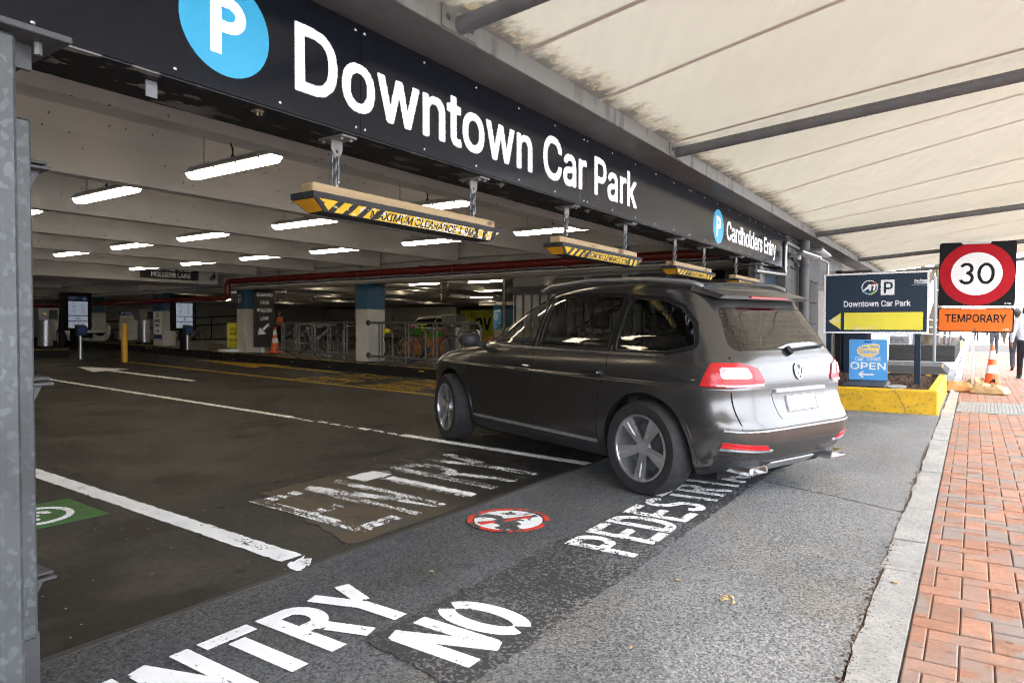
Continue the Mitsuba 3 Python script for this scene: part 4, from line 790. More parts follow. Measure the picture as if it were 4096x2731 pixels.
put(k + '__temporary_plate', sp(rr(1.325, .515, .05), .006, .004, 1.470), 'm_black', label='black rimmed plate'); put(k + '__orange_face', sp(rr(1.275, .465, .04), .0015, .0106, 1.470), 'm_orange', label='orange plate face')
m_ = place(words('TEMPORARY', .158, 1.06, True, .0015, True), (PX - .0122, -.005, 1.425), (0, -1, 0), UZ); m_.apply_transform(RS); put(k + '__temporary_lettering', m_, 'm_black', label='black lettering TEMPORARY')
m_ = place(words('ATSL', .032, .11, True, .0012), (PX - .0122, -.48, 1.262), (0, -1, 0), UZ); m_.apply_transform(RS); put(k + '__maker_lettering', m_, 'm_sign_white')
put(k + '__wire_tie', cat(sp(sbox(-.21, -.03, -.195, .03), .01, .014, 1.80), sp(sbox(.215, -.03, .23, .03), .01, .014, 1.80), sp(sbox(.0, -.03, .018, .03), .01, .018, 1.275)), 'm_bark')
put(k + '__pole', cat(bx(PX + .01, PX + .05, -.025, .02, .12, 3.0)), 'm_alu', label='pale square pole'); put(k + '__pole_foot', bx(PX + .005, PX + .055, -.03, .025, 0, .12), 'm_bark', label='rusty pole foot')
k_ = ss
for m_key in (k_ + '__pole', k_ + '__pole_foot'): pass
def sack(x, y, rot, L, W, H, m, label, knot):
    gx, gy = np.meshgrid(np.linspace(-1, 1, 49), np.linspace(-1, 1, 33), indexing='ij')
    px, py = gx * (1 - .10 * (1 - gx ** 2) * 0 - .07 * (1 - gy ** 2)), gy * (1 - .10 * (1 - gx ** 2))
    dome = ((1 - gx ** 4) * (1 - gy ** 4)).clip(0) ** .55
    nz = meshkit.fbm(np.stack([gx * 2.2 + 7 * L, gy * 1.8, gx * 0 + H * 9], -1), 4) - .5; fold = meshkit.noise(np.stack([gx * 7 + gy * 3, gy * 2 - gx, gx * 0 + 5 * L], -1)) - .5
    top = np.stack([px * L / 2 + nz * .05, py * W / 2 + nz * .05, H * (.16 + dome * (.84 + .75 * nz + .18 * fold))], -1).reshape(-1, 3)
    bot = np.stack([px * L / 2 + nz * .05, py * W / 2 + nz * .05, H * (.16 - .16 * np.minimum(1, dome * 1.6))], -1).reshape(-1, 3)
    f0 = sheet(0, 1, 0, 1, 0, 48, 32).faces; n0 = len(top); v2 = np.vstack([top, bot])
    a = trimesh.Trimesh(v2, np.vstack([f0, f0[:, ::-1] + n0]), process=False)
    c, s = math.cos(rot), math.sin(rot); v3 = np.stack([x + c * v2[:, 0] - s * v2[:, 1], y + s * v2[:, 0] + c * v2[:, 1], v2[:, 2]], 1)
    k = thing('sandbag', label, 'sandbag'); put(k + '__sack', trimesh.Trimesh(v3, a.faces, process=False), m, smooth=True)
    tip = V(x + c * L / 2 * .92 * knot, y + s * L / 2 * .92 * knot, .05)
    put(k + '__tied_neck', hull([tip + d for d in rng.normal(0, .035, (14, 3)) * [1, 1, .6]] + [tip + V(c * knot, s * knot, .9) * .09]), m)
    put(k + '__seam', tube([(x + c * q * L * .44 - s * W * .3, y + s * q * L * .44 + c * W * .3, H * .22) for q in (-1, 0, 1)], .008, 6), m)
sack(16.75, .25, 1.95, .62, .40, .19, 'm_sack_orange', 'orange sandbag beside the yellow planter', -1)
sack(16.45, -.30, 1.30, .60, .42, .19, 'm_sack_tan', 'tan sandbag lying in front of the traffic cone', 1)
sack(17.6, -.12, 2.2, .5, .36, .22, 'm_sack_tan', 'crumpled tan sandbag behind the sign pole', 1)
one('white_scrap', hull([(16.35, .36, 0), (16.42, .28, 0), (16.50, .33, .02), (16.43, .40, .05), (16.38, .33, .06)]), 'm_sign_white', 'small white scrap of rubbish by the planter corner', 'litter')
def cone(x, y, z, s, label, logo=False):
    k = thing('traffic_cone', label, 'traffic cone')
    R = lambda h: .028 + (.17 - .028) * (1 - h / .95)
    def band(h0, h1, off=0): return lathe([(0, h0 * s), ((R(h0) + off) * s, h0 * s), ((R(h1) + off) * s, h1 * s), (0, h1 * s)], 28, (x, y, z))
    put(k + '__body', band(.05, .95), 'm_orange_cone', smooth=30); put(k + '__base', cat(rbx(x - .22 * s, x + .22 * s, y - .22 * s, y + .22 * s, z, z + .05 * s, .02 * s)), 'm_orange_cone')
    for h0, h1 in ((.66, .84), (.37, .54)): put(k + '__white_band', band(h0, h1, .004), 'm_sign_white', smooth=30, label='white reflective band')
    if logo:
        lm = cat(place(ext(Polygon([(-.05, 0), (.02, .075), (.045, .075), (.045, 0), (.02, 0), (.02, .02), (.0, .02), (-.02, 0)]), .012), (x - .155, y, .19), (0, -1, 0), UZ), [place(words(t, .022, w, True, .012, True), (x - .158, y, h), (0, -1, 0), UZ) for t, w, h in (('ABSOLUTE', .16, .155), ('TRAFFIC', .12, .125))])
        put(k + '__logo', lm, 'm_black', label='black cone lettering ABSOLUTE TRAFFIC')
cone(17.2, -.34, 0, 1.0, 'orange traffic cone with white bands on the footpath', True)

# ------------------------------------------------------------------ beyond the planter
one('kerb_ramp', hull([(22.4, .56, 0), (22.4, 3.6, 0), (25.9, .6, 0), (25.9, 3.6, 0), (22.8, .75, .20), (22.8, 3.6, .2), (25.6, .8, .2), (25.6, 3.6, .2)]), 'm_dark_kerb', 'second dark kerb with yellow edges beyond the planter', 'kerb')
k = thing('low_wall', 'low grey concrete wall with railings beyond the second driveway', 'wall', kind='thing')
put(k + '__wall', rbx(31, 43, .56, .80, 0, .62, .02), 'm_wall_dark'); put(k + '__end_wall', rbx(30.8, 31.1, .56, 7, 0, .62, .02), 'm_wall_dark')
put(k + '__soil', bx(31.1, 60, .80, 7, 0, .55), 'm_mulch1')
k2 = put('mulch', chips(31.2, 55, .85, 5.5, .56, 6000), 'm_mulch0'); labels[k2] = {'label': 'brown bark bed behind the low wall', 'category': 'mulch', 'kind': 'stuff'}
one('yellow_kerb_strip', rbx(43, 62, .62, .74, 0, .30), 'm_yellow_kerb', 'pale yellow kerb running along the far bark bed', 'kerb')
for i, (x, y, r, h) in enumerate([(30.0, 1.19, .055, 3.2), (36, 1.30, .09, 3.4), (35.5, 1.0, .045, 1.5), (34.8, .82, .04, 1.5), (33, 2.05, .045, 1.6), (38, 1.12, .045, 1.55)]):
    one('steel_pole', cyl((x, y, 0 if i == 0 else .5), (x, y, h), r, n=14), 'm_steel', ['slim grey pole standing left of the speed sign', 'thick pale steel post in the far bark bed', 'thin rail post right of the thick pale post', 'rightmost thin rail post on the low wall', 'thin pole behind the navy sign post', 'thin pole just right of the thick pale post'][i], 'pole', smooth=40)
k = thing('handrail', 'pale metal handrails behind the direction sign', 'handrail')
for z in (.95, 1.25, 1.55): put(k + '__rail', cyl((31.0, 3.0, z + .2), (34.5, .85, z), .03, n=8), 'm_alu')
put(k + '__upper_rail', cyl((30.2, 2.3, 2.75), (30.0, .55, 2.65), .035, n=8), 'm_alu')
k = thing('glass_kiosk', 'aluminium framed glass kiosk lettered Car Park behind the blue board', 'kiosk')
for x in (31.2, 32.2):
    for y in (2.1, 2.75, 3.4): put(k + '__frame', rbx(x - .05, x + .05, y - .05, y + .05, .62, 2.6), 'm_alu')
for q_ in [bx(31.251, 32.149, y - .03, y + .03, z, z + .09) for y in (2.1, 3.4) for z in (.62, 2.5)] + [bx(x - .03, x + .03, 2.151, 3.349, z, z + .09) for x in (31.2, 32.2) for z in (.62, .98, 2.5)]: put(k + '__frame', q_, 'm_alu')
for y0, y1 in ((2.15, 2.7), (2.8, 3.35)): put(k + '__pane', bx(31.2, 31.206, y0, y1, 1.07, 2.5), 'm_pane', label='clear kiosk pane')
put(k + '__sill_panel', bx(31.13, 31.165, 2.1, 3.4, .66, .95), 'm_steel'); put(k + '__lettering', place(words('Car Park', .17, .95, True), (31.128, 3.2, .73), (0, -1, 0), UZ), 'm_tube', label='dark lettering Car Park')
k = thing('tree', 'leaning brown tree trunk between the direction sign and the speed sign', 'tree')
put(k + '__trunk', cat(tube([(34, 1.55, .5), (34, 1.45, 1.4), (34, 1.22, 2.4), (34, 1.2, 4), (34, 1.6, 6)], [.26, .2, .17, .14, .1], 12), tube([(34, 1.7, .6), (34.1, 1.9, 1.6), (34, 1.75, 2.8), (33.8, 1.2, 4.2)], [.14, .12, .10, .06], 10), tube([(34, 1.2, 4), (34.8, .4, 5.2), (35, -.3, 6)], [.1, .07, .04], 8), tube([(34, 1.25, 3.2), (33.5, 2.4, 4.6), (33.3, 3, 5.6)], [.1, .07, .04], 8)), 'm_bark', smooth=True)
lv, lf = [], []
for i in range(5200):
    d = rng.normal(0, 1, 3); d /= np.linalg.norm(d); r = rng.uniform(.45, 1) ** .5
    cl = [(34, 1.4, 6.4, 2.0), (35, 0, 6.2, 1.5), (33.2, 3, 6, 1.6), (34.2, 1.5, 7.6, 1.6), (33, .3, 5.6, 1.1)][i % 5]
    c = V(*cl[:3]) + d * r * cl[3] * V(1, 1, .7); a, b = rng.normal(0, 1, 3), rng.normal(0, 1, 3); a /= np.linalg.norm(a); b /= np.linalg.norm(b)
    s = .075; n0 = len(lv); lv += [c - a * s, c + b * s * .6, c + a * s, c - b * s * .6]; lf += [(n0, n0 + 1, n0 + 2), (n0, n0 + 2, n0 + 3)]
put(k + '__crown', trimesh.Trimesh(np.array(lv), np.array(lf), process=False), 'm_leaf')
k = thing('tower', 'white high-rise tower with rows of small windows in the far distance', 'tower')
put(k + '__wall', bx(600, 640, -90, -14, 0, 130), 'm_tower')
for r in range(14):
    for c in range(7): put(k + '__window', bx(599.6, 600.05, -18 - 4.4 * c - 1.3, -18 - 4.4 * c, 6 + 4.1 * r, 7.8 + 4.1 * r), 'm_tower_window')
k = thing('street_building', 'pale building side beyond the low wall', 'building')
put(k + '__wall', bx(62, 80, 5, 30, 0, 14), 'm_tower')
for r in range(3):
    for c in range(4): put(k + '__window', bx(61.9, 62.02, 7 + 3 * c, 8.6 + 3 * c, 1.2 + 4 * r, 3.4 + 4 * r), 'm_tower_window')

# ------------------------------------------------------------------ cars
class Shape:
    """A car body as a stack of rounded plan outlines."""
    def __init__(s, xf, xr, w, e_f=4.2, e_r=5.5):
        s.xf, s.xr, s.w = [PchipInterpolator(*zip(*t)) for t in (xf, xr, w)]; s.ef, s.er = e_f, e_r; s.z0, s.z1 = xf[0][0], xf[-1][0]
    def ring(s, z, n, inset=0.0):
        a, b, w = float(s.xf(z)) - inset, float(s.xr(z)) + inset, float(s.w(z)) - inset
        c, t = (a + b) / 2, np.linspace(0, 2 * np.pi, n, endpoint=False)
        ct, st = np.cos(t), np.sin(t); e = np.where(ct > 0, s.ef, s.er)
        x = np.sign(ct) * np.abs(ct) ** (2 / e); y = np.sign(st) * np.abs(st) ** (2 / e)
        return np.stack([c + (a - c) * x, w * y, t * 0 + z], 1)
    def loft(s, zs, n=160, inset=0.0):
        v = np.vstack([s.ring(z, n, inset) for z in zs]); M = len(zs)
        i, j = np.meshgrid(np.arange(M - 1), np.arange(n), indexing='ij'); q = np.stack([i * n + j, i * n + (j + 1) % n, (i + 1) * n + (j + 1) % n, (i + 1) * n + j], -1).reshape(-1, 4)
        v = np.vstack([v, [[v[:n, 0].mean(), 0, zs[0]], [v[-n:, 0].mean(), 0, zs[-1] + .004]]]); k = np.arange(n)
        f = np.vstack([q[:, [0, 1, 2]], q[:, [0, 2, 3]], np.stack([(k + 1) % n, k, k * 0 + M * n], 1), np.stack([(M - 1) * n + k, (M - 1) * n + (k + 1) % n, k * 0 + M * n + 1], 1)])
        return trimesh.Trimesh(v, f, process=False)
def patch(body, o, ex, ey, poly, off=.004, res=.05, thick=.012):
    """A panel cut to the outline poly (in the frame o, ex, ey) and laid on the body, seen from ex x ey."""
    ex, ey = V(*ex), V(*ey); n = np.cross(ex, ey); out = []
    for g_ in getattr(poly, 'geoms', [poly]):
        v2, f = trimesh.creation.triangulate_polygon(g_.segmentize(res), engine='earcut')
        v3, f = trimesh.remesh.subdivide_to_size(np.column_stack([v2, np.zeros(len(v2))]), f, res, max_iter=12)
        q = trimesh.Trimesh(v3, f, process=False); q.merge_vertices()
        v3, f = q.vertices, q.faces
        p = V(*o) + v3[:, :1] * ex + v3[:, 1:2] * ey
        loc, ri, ti = body.ray.intersects_location(p + n * 4, np.tile(-n, (len(p), 1)), multiple_hits=False)
        P_ = np.full((len(p), 3), np.nan); N_ = np.tile(n, (len(p), 1)); P_[ri] = loc; N_[ri] = body.face_normals[ti]
        bad = np.isnan(P_[:, 0])
        if bad.all(): continue
        if bad.any():
            from scipy.spatial import cKDTree
            d, ix = cKDTree(v3[~bad]).query(v3[bad]); P_[bad] = p[bad] + n * ((P_[~bad][ix] - p[~bad][ix]) @ n)[:, None]; N_[bad] = N_[~bad][ix]
        top = P_ + N_ * off
        if np.cross(v3[f[0, 1]] - v3[f[0, 0]], v3[f[0, 2]] - v3[f[0, 0]])[2] < 0: f = f[:, ::-1]
        if not thick:
            out.append(trimesh.Trimesh(top, f, process=False)); continue
        bot = P_ - N_ * thick; m = len(top); e = np.sort(f[:, [0, 1, 1, 2, 2, 0]].reshape(-1, 2), 1)
        ed = f[:, [0, 1, 1, 2, 2, 0]].reshape(-1, 2); _, inv, cnt = np.unique(e, axis=0, return_inverse=True, return_counts=True); ed = ed[cnt[inv.ravel()] == 1]
        out.append(trimesh.Trimesh(np.vstack([top, bot]), np.vstack([f, np.stack([ed[:, 1], ed[:, 0], ed[:, 0] + m], 1), np.stack([ed[:, 1], ed[:, 0] + m, ed[:, 1] + m], 1)]), process=False))
    return cat(out)
def wheel(k, x, y, r, w, side, to, steer=0.0, spokes=5, rim='m_rim', roll=0.3):
    """side +1: the outer face looks along +y of the car."""
    R_ = trimesh.transformations.rotation_matrix(steer, (0, 0, 1)); R_[:3, 3] = (x, y, r)
    S = np.diag([1, side, 1, 1.0])
    def t(m):
        m = m.copy(); m.apply_transform(S)
        m.apply_transform(R_); return m
    rr_ = r * .70
    def lat(prof, n=48): 
        m = trimesh.creation.revolve(np.array(prof), sections=n); return trimesh.Trimesh(np.stack([m.vertices[:, 0], m.vertices[:, 2], -m.vertices[:, 1]], 1), m.faces, process=False)
    q = put(k + '__wheel', t(cat(lat([(rr_ + .004, -w * .42), (rr_ + .004, w * .47), (rr_ - .012, w * .475), (rr_ - .02, w * .40), (rr_ - .022, -w * .42), (rr_ + .004, -w * .42)]), lat([(0, w * .34), (.06, w * .33), (.07, w * .22), (0, w * .22)], 20), [spoke(rr_, w, 2 * math.pi * i / spokes + roll) for i in range(spokes)])), rim, smooth=30, to=to, label='alloy wheel')
    put(q + '__tyre', t(lat([(rr_, -w * .45), (r * .93, -w * .5), (r - .012, -w * .42), (r, -w * .3), (r, w * .3), (r - .012, w * .43), (r * .93, w * .5), (rr_ + .02, w * .49), (rr_, w * .44), (rr_, -w * .45)])), 'm_rubber', smooth=40, to=to)
    put(q + '__brake_disc', t(cat(lat([(.05, .0), (rr_ * .72, .0), (rr_ * .72, .02), (.05, .02), (.05, 0)]), lat([(.02, -w * .4), (rr_ - .025, -w * .4), (rr_ - .025, -w * .38), (.02, -w * .38), (.02, -w * .4)]))), 'm_tube', smooth=30, to=to)
def spoke(rr_, w, a):
    pts = []
    for r0, hw, y0 in ((.045, .028, w * .33), (rr_ - .018, .062, w * .44)):
        for s in (-1, 1):
            for dy in (0, -.03): pts.append((r0, s * hw * (1 if dy == 0 else .75), y0 + dy))
    groove = hull([(r, y_, h) for r, h, hw in ((.10, w * .33, .004), (rr_ - .03, w * .5, .034)) for y_ in (-hw, hw) for h in (h, h + .06)] + [(.10, 0, w * .365), (rr_ - .03, 0, w * .405)])
    m = tm(mani(hull(pts)) - mani(groove)); v = m.vertices; c, s = math.cos(a), math.sin(a)
    return trimesh.Trimesh(np.stack([c * v[:, 0] - s * v[:, 1], v[:, 2], s * v[:, 0] + c * v[:, 1]], 1), m.faces[:, ::-1], process=False)
def car(name, label, group, sh, to, paint, wb, track, wr, ww, sidewins, door_lines, ws, rw, zs=None, hollow=True, steer=0.0, arch=.055, rim='m_rim'):
    k = thing(name, label, 'car', group)
    zs = np.unique(np.concatenate([[.872, .88, .888, .894, .90, .91], np.linspace(sh.z0, sh.z1 - .12, 34), sh.z1 - .12 * (1 - np.linspace(0, 1, 18)) ** 2]))
    skin = sh.loft(zs); skin_full = skin
    man = mani(skin)
    cutw = []
    for x in wb:
        for s in (-1, 1): cutw.append(mani(cyl((x, s * (track - ww - .14), wr + .01), (x, s * 1.3, wr + .01), wr + arch, n=64)))
    if hollow:
        zi = np.unique(np.concatenate([np.linspace(.62, sh.z1 - .16, 16), sh.z1 - .05 - .11 * (1 - np.linspace(0, 1, 8)) ** 2]))
        inner = Shape.loft(sh, zi, 80, .055); vv = inner.vertices
        cab = mani(inner) ^ mani(bx(-1.98 if name == 'suv' else min(wb) - .5, 1.0 if name == 'suv' else max(wb) - .45, -2, 2, .5, 3)); man = man - cab
        for p_ in sidewins: man = man - mani(trimesh.Trimesh(*(lambda m: (np.stack([m.vertices[:, 0], 1.2 - m.vertices[:, 2], m.vertices[:, 1]], 1), m.faces))(ext(p_.buffer(-.012), 2.4)), process=False))
        man = man - (mani(trimesh.Trimesh(*(lambda m: (np.stack([.0 + m.vertices[:, 2], m.vertices[:, 0], m.vertices[:, 1]], 1), m.faces))(ext(ws.buffer(-.012), 2.0)), process=False)))
        man = man - (mani(trimesh.Trimesh(*(lambda m: (np.stack([-2.8 + m.vertices[:, 2], m.vertices[:, 0], m.vertices[:, 1]], 1), m.faces))(ext(rw.buffer(-.012), 1.3)), process=False)))
    for c in cutw: man = man - c
    body = tm(man)
    put(k + '__body', body, paint, smooth=32, to=to, label='painted body shell')
    liner = cat([tube([(x + (wr + arch - .006) * math.cos(t), s * (track - ww * .62), wr + .01 + (wr + arch - .006) * math.sin(t)) for t in np.linspace(-.35, math.pi + .35, 20)], .012, 5) for x in wb for s in (-1, 1)])
    return k, skin_full
def side_patch(skin, s, poly, **kw):
    """poly in (x, z) of the car, laid on the left (s = 1) or right side."""
    if s > 0: return patch(skin, (0, 0, 0), (-1, 0, 0), (0, 0, 1), affinity.scale(poly, -1, 1, origin=(0, 0)), **kw)
    return patch(skin, (0, 0, 0), (1, 0, 0), (0, 0, 1), poly, **kw)
def rear_patch(skin, poly, **kw): return patch(skin, (0, 0, 0), (0, -1, 0), (0, 0, 1), affinity.scale(poly, -1, 1, origin=(0, 0)), **kw)
def front_patch(skin, poly, **kw): return patch(skin, (0, 0, 0), (0, 1, 0), (0, 0, 1), poly, **kw)
def line_(pts, w): return LineString(pts).buffer(w / 2, cap_style='flat', join_style='round')
def smooth_poly(pts, r=.05): return Polygon(pts).buffer(-r).buffer(r * 1.0, join_style='round').buffer(.0)

SUV = Shape([(.20, 2.05), (.30, 2.26), (.45, 2.36), (.62, 2.385), (.78, 2.36), (.90, 2.27), (.98, 2.05), (1.04, 1.74), (1.09, 1.46), (1.13, 1.23), (1.2, 1.07), (1.35, .80), (1.5, .50), (1.58, .30), (1.64, .08), (1.685, -.18), (1.71, -.5), (1.72, -.65)],
            [(.20, -1.98), (.28, -2.14), (.38, -2.24), (.50, -2.305), (.62, -2.31), (.70, -2.265), (.82, -2.23), (.95, -2.225), (1.08, -2.19), (1.14, -2.15), (1.25, -2.08), (1.4, -1.975), (1.5, -1.905), (1.58, -1.84), (1.64, -1.76), (1.685, -1.55), (1.71, -1.1), (1.72, -.9)],
            [(.20, 0.8165), (.28, 0.8797), (.40, 0.9117), (.55, 0.9283), (.72, 0.9351), (.86, 0.9428), (.885, 0.9448), (.902, 0.9302), (.98, 0.9215), (1.06, 0.9040), (1.10, 0.8797), (1.14, 0.8602), (1.25, 0.8311), (1.40, 0.7776), (1.52, 0.7241), (1.60, 0.6755), (1.65, 0.6124), (1.69, 0.5054), (1.71, 0.3888), (1.72, .30)], 3.8, 6.2)
PA = math.atan2(2.9, 1.02); POS = (6.39, 3.23)
suv_to = T4().translate([POS[0], POS[1], .022]).rotate([0, 0, 1], math.degrees(PA)).rotate([0, 1, 0], -.95)
wz = lambda x: 0
win_f = smooth_poly([(1.08, 1.14), (.02, 1.125), (-.02, 1.575), (.12, 1.57), (.40, 1.48), (.80, 1.30)], .03)
win_r = smooth_poly([(-.06, 1.125), (-1.0, 1.125), (-1.04, 1.585), (-.5, 1.605), (-.09, 1.59)], .03)
win_q = smooth_poly([(-1.07, 1.125), (-1.62, 1.135), (-1.86, 1.19), (-1.80, 1.36), (-1.66, 1.49), (-1.50, 1.545), (-1.10, 1.578)], .04)
ws_ = smooth_poly([(-.74, 1.15), (.74, 1.15), (.56, 1.60), (-.56, 1.60)], .05)
rw_ = smooth_poly([(-.70, 1.15), (.70, 1.15), (.58, 1.50), (-.58, 1.50)], .07)
k, skin = car('suv', 'grey-brown SUV turning from the driveway into the car park entrance', None, SUV, suv_to, 'm_car', (1.49, -1.45), .95, .375, .27, [win_f, win_r, win_q], None, ws_, rw_)
for s in (1, -1):
    for p_, m_, l_ in ((win_f, 'm_pane_mid', 'front side window'), (win_r, 'm_pane_dark', 'tinted rear side window'), (win_q, 'm_pane_dark', 'tinted quarter window')):
        q = put(k + '__window', side_patch(skin, s, p_, off=-.004, thick=0), m_, smooth=True, to=suv_to, label=l_)
    put(k + '__window_trim', side_patch(skin, s, unary_union([win_f, win_r, win_q]).buffer(.035).buffer(-.012).difference(unary_union([p_.buffer(-.006) for p_ in (win_f, win_r, win_q)])), off=.002, res=.04), 'm_black', smooth=False, to=suv_to, label='black window surround')
    put(k + '__belt_trim', side_patch(skin, s, line_([(1.08, 1.128), (.4, 1.108), (-1.0, 1.105), (-1.6, 1.112)], .02), off=.006), 'm_chrome', to=suv_to, label='bright trim line under the windows')
    dl = [line_([(1.02, 1.10), (1.06, .9), (1.02, .55), (1.0, .33)], .009), line_([(-.03, 1.11), (-.04, .8), (-.05, .34)], .009), line_([(-1.02, 1.11), (-1.04, .95), (-.96, .80), (-.93, .5), (-.93, .36)], .009), line_([(1.0, .36), (-.93, .36)], .008)]
    put(k + '__door_gap', side_patch(skin, s, unary_union(dl), off=.001, thick=.004, res=.05), 'm_black', to=suv_to, label='thin dark door gaps')
    put(k + '__sill_cladding', side_patch(skin, s, Polygon([(1.05, .22), (1.02, .345), (-.94, .345), (-.97, .22)]), off=.005), 'm_dark_plastic', to=suv_to, label='dark sill cladding')
    put(k + '__sill_trim', side_patch(skin, s, line_([(1.0, .352), (-.92, .352)], .026), off=.010), 'm_alu', to=suv_to, label='bright strip along the sill')
    put(k + '__crease', side_patch(skin, s, line_([(1.55, .925), (.6, .90), (-.6, .90), (-1.9, .945)], .016), off=.005), 'm_car', smooth=True, to=suv_to)
    for x in (.16, -.86):
        h = side_patch(skin, s, smooth_poly([(x - .11, .915), (x + .11, .91), (x + .11, .955), (x - .11, .96)], .018), off=.030, thick=.02, res=.03)
        put(k + '__handle_trim', side_patch(skin, s, line_([(x - .10, .937), (x + .10, .932)], .012), off=.036, thick=.01, res=.03), 'm_chrome', to=suv_to)
    put(k + '__door_handle', h, 'm_car', smooth=40, to=suv_to, label='door handle')
    mir = trimesh.creation.icosphere(3); v = mir.vertices; v = np.sign(v) * np.abs(v) ** .75 * [.075, .115, .07]; v[:, 0] += .06 * (v[:, 1] / .13) ** 2
    put(k + '__mirror', cat(trimesh.Trimesh(v * [1, s, 1] + [.86, s * 1.03, 1.16], mir.faces if s > 0 else mir.faces[:, ::-1], process=False), cyl((.85, s * .86, 1.10), (.85, s * .98, 1.12), .03)), 'm_dark_plastic', smooth=True, to=suv_to, label='dark door mirror')
    put(k + '__roof_rail', tube([(.20, s * .60, 1.655), (.05, s * .61, 1.70), (-.5, s * .605, 1.742), (-1.2, s * .60, 1.728), (-1.62, s * .585, 1.69), (-1.74, s * .57, 1.655)], .02, 8), 'm_alu', smooth=True, to=suv_to, label='silver roof rail')
    put(k + '__arch_lip', cat([side_patch(skin, s, Point(x, .385).buffer(.462, 32).difference(Point(x, .385).buffer(.43, 32)).intersection(sbox(-3, .26, 3, 1.2)), off=.006, res=.05) for x in (1.49, -1.45)]), 'm_car', smooth=40, to=suv_to)
    for x in (1.49, -1.45): wheel(k, x, s * .83, .375, .26, s, suv_to, steer=-.20 if x > 0 else 0.0, roll=.3 if x > 0 else .95)
    # tail lamps wrap from the side to the tailgate
    tl_s = Polygon([(-1.94, .90), (-2.45, .885), (-2.45, 1.075), (-2.00, 1.07)])
    put(k + '__tail_lamp', cat(side_patch(skin, s, tl_s.intersection(sbox(-2.105, .5, -1.82, 1.3)), off=.008, res=.03), rear_patch(skin, affinity.scale(Polygon([(.46, .94), (.50, .905), (.795, .895), (.795, 1.075), (.66, 1.075), (.52, 1.04)]), s, 1, origin=(0, 0)), off=.009, res=.03)), 'm_tail', smooth=30, to=suv_to, label='red tail lamp wrapping round the corner')
    put(k + '__reversing_lamp', rear_patch(skin, affinity.scale(smooth_poly([(.58, .965), (.78, .96), (.78, 1.045), (.62, 1.04)], .02), s, 1, origin=(0, 0)), off=.016, res=.03), 'm_tail_clear', smooth=30, to=suv_to, label='paler lens in the tail lamp')
    put(k + '__lamp_stripe', rear_patch(skin, affinity.scale(line_([(.48, .918), (.80, .908)], .018), s, 1, origin=(0, 0)), off=.016, res=.03), 'm_tail_clear', to=suv_to)
    put(k + '__reflector', rear_patch(skin, affinity.scale(Polygon([(.46, .445), (.80, .465), (.80, .505), (.51, .48)]), s, 1, origin=(0, 0)), off=.006, res=.03), 'm_tail', smooth=30, to=suv_to, label='red bumper reflector')
    put(k + '__reflector_trim', rear_patch(skin, affinity.scale(line_([(.42, .432), (.80, .452)], .016), s, 1, origin=(0, 0)), off=.007, res=.03), 'm_alu', to=suv_to)
    put(k + '__exhaust', tm(mani(hull([(x, s * (.56 + a * .8), .295 + b * .8) for x in (-2.0, -2.255) for a, b in ((-.14, -.035), (.14, -.03), (.13, .035), (-.12, .04), (-.15, 0), (.15, 0))])) - mani(hull([(x, s * (.56 + a * .8), .295 + b * .8) for x in (-2.2, -2.4) for a, b in ((-.125, -.023), (.125, -.02), (.12, .025), (-.11, .03))]))), 'm_chrome', smooth=40, to=suv_to, label='chrome exhaust tip')
    put(k + '__headlamp', cat(front_patch(skin, affinity.scale(smooth_poly([(.46, .80), (.74, .83), (.74, .95), (.50, .92)], .02), s, 1, origin=(0, 0)), off=.006, res=.04), side_patch(skin, s, smooth_poly([(1.86, .88), (2.2, .82), (2.24, .95), (1.92, .97)], .02), off=.006, res=.04)), 'm_headlamp', smooth=30, to=suv_to, label='clear headlamp')
put(k + '__windscreen', front_patch(skin, ws_, off=-.004, thick=0), 'm_pane_mid', smooth=True, to=suv_to, label='windscreen')
rwk = put(k + '__rear_window', rear_patch(skin, rw_, off=-.003, thick=0), 'm_pane_dark', smooth=True, to=suv_to, label='tinted rear window with heater lines')
put(rwk + '__heater_line', cat([rear_patch(skin, line_([(-.58 + .12 * (z - 1.19), z), (.58 - .12 * (z - 1.19), z)], .003), off=-.005, thick=0) for z in np.linspace(1.20, 1.45, 7)]), 'm_lip', to=suv_to, kind='stuff', label='fine heater lines')
put(k + '__rear_wiper', cat(rear_patch(skin, line_([(.04, 1.155), (-.52, 1.185)], .014), off=.02, res=.04), rear_patch(skin, Point(.04, 1.15).buffer(.03), off=.03, res=.03)), 'm_black', to=suv_to, label='black rear wiper')
put(k + '__spoiler', hull([(-1.66, y * .60, 1.665) for y in (-1, 1)] + [(-1.95, y * .58, 1.578) for y in (-1, 1)] + [(-1.91, y * .60, 1.555) for y in (-1, 1)] + [(-1.66, y * .62, 1.62) for y in (-1, 1)]), 'm_car', smooth=20, to=suv_to, label='roof spoiler')
put(k + '__brake_lamp', rbx(-1.958, -1.936, -.25, .25, 1.560, 1.576, .004), 'm_tail', to=suv_to, label='red high brake lamp')
gp = unary_union([line_([(-.70, 1.12), (-.74, .86), (-.72, .60), (.72, .60), (.74, .86), (.70, 1.12)], .008)])
put(k + '__tailgate_gap', rear_patch(skin, gp, off=.001, thick=.004), 'm_black', to=suv_to)
pk = put(k + '__plate', rear_patch(skin, sbox(-.20, .70, .20, .825), off=.012, res=.05), 'm_sign_white', to=suv_to, label='white number plate')
put(pk + '__border', rear_patch(skin, sbox(-.196, .704, .196, .821).exterior.buffer(.003), off=.0135, thick=.003), 'm_dark_plastic', to=suv_to)
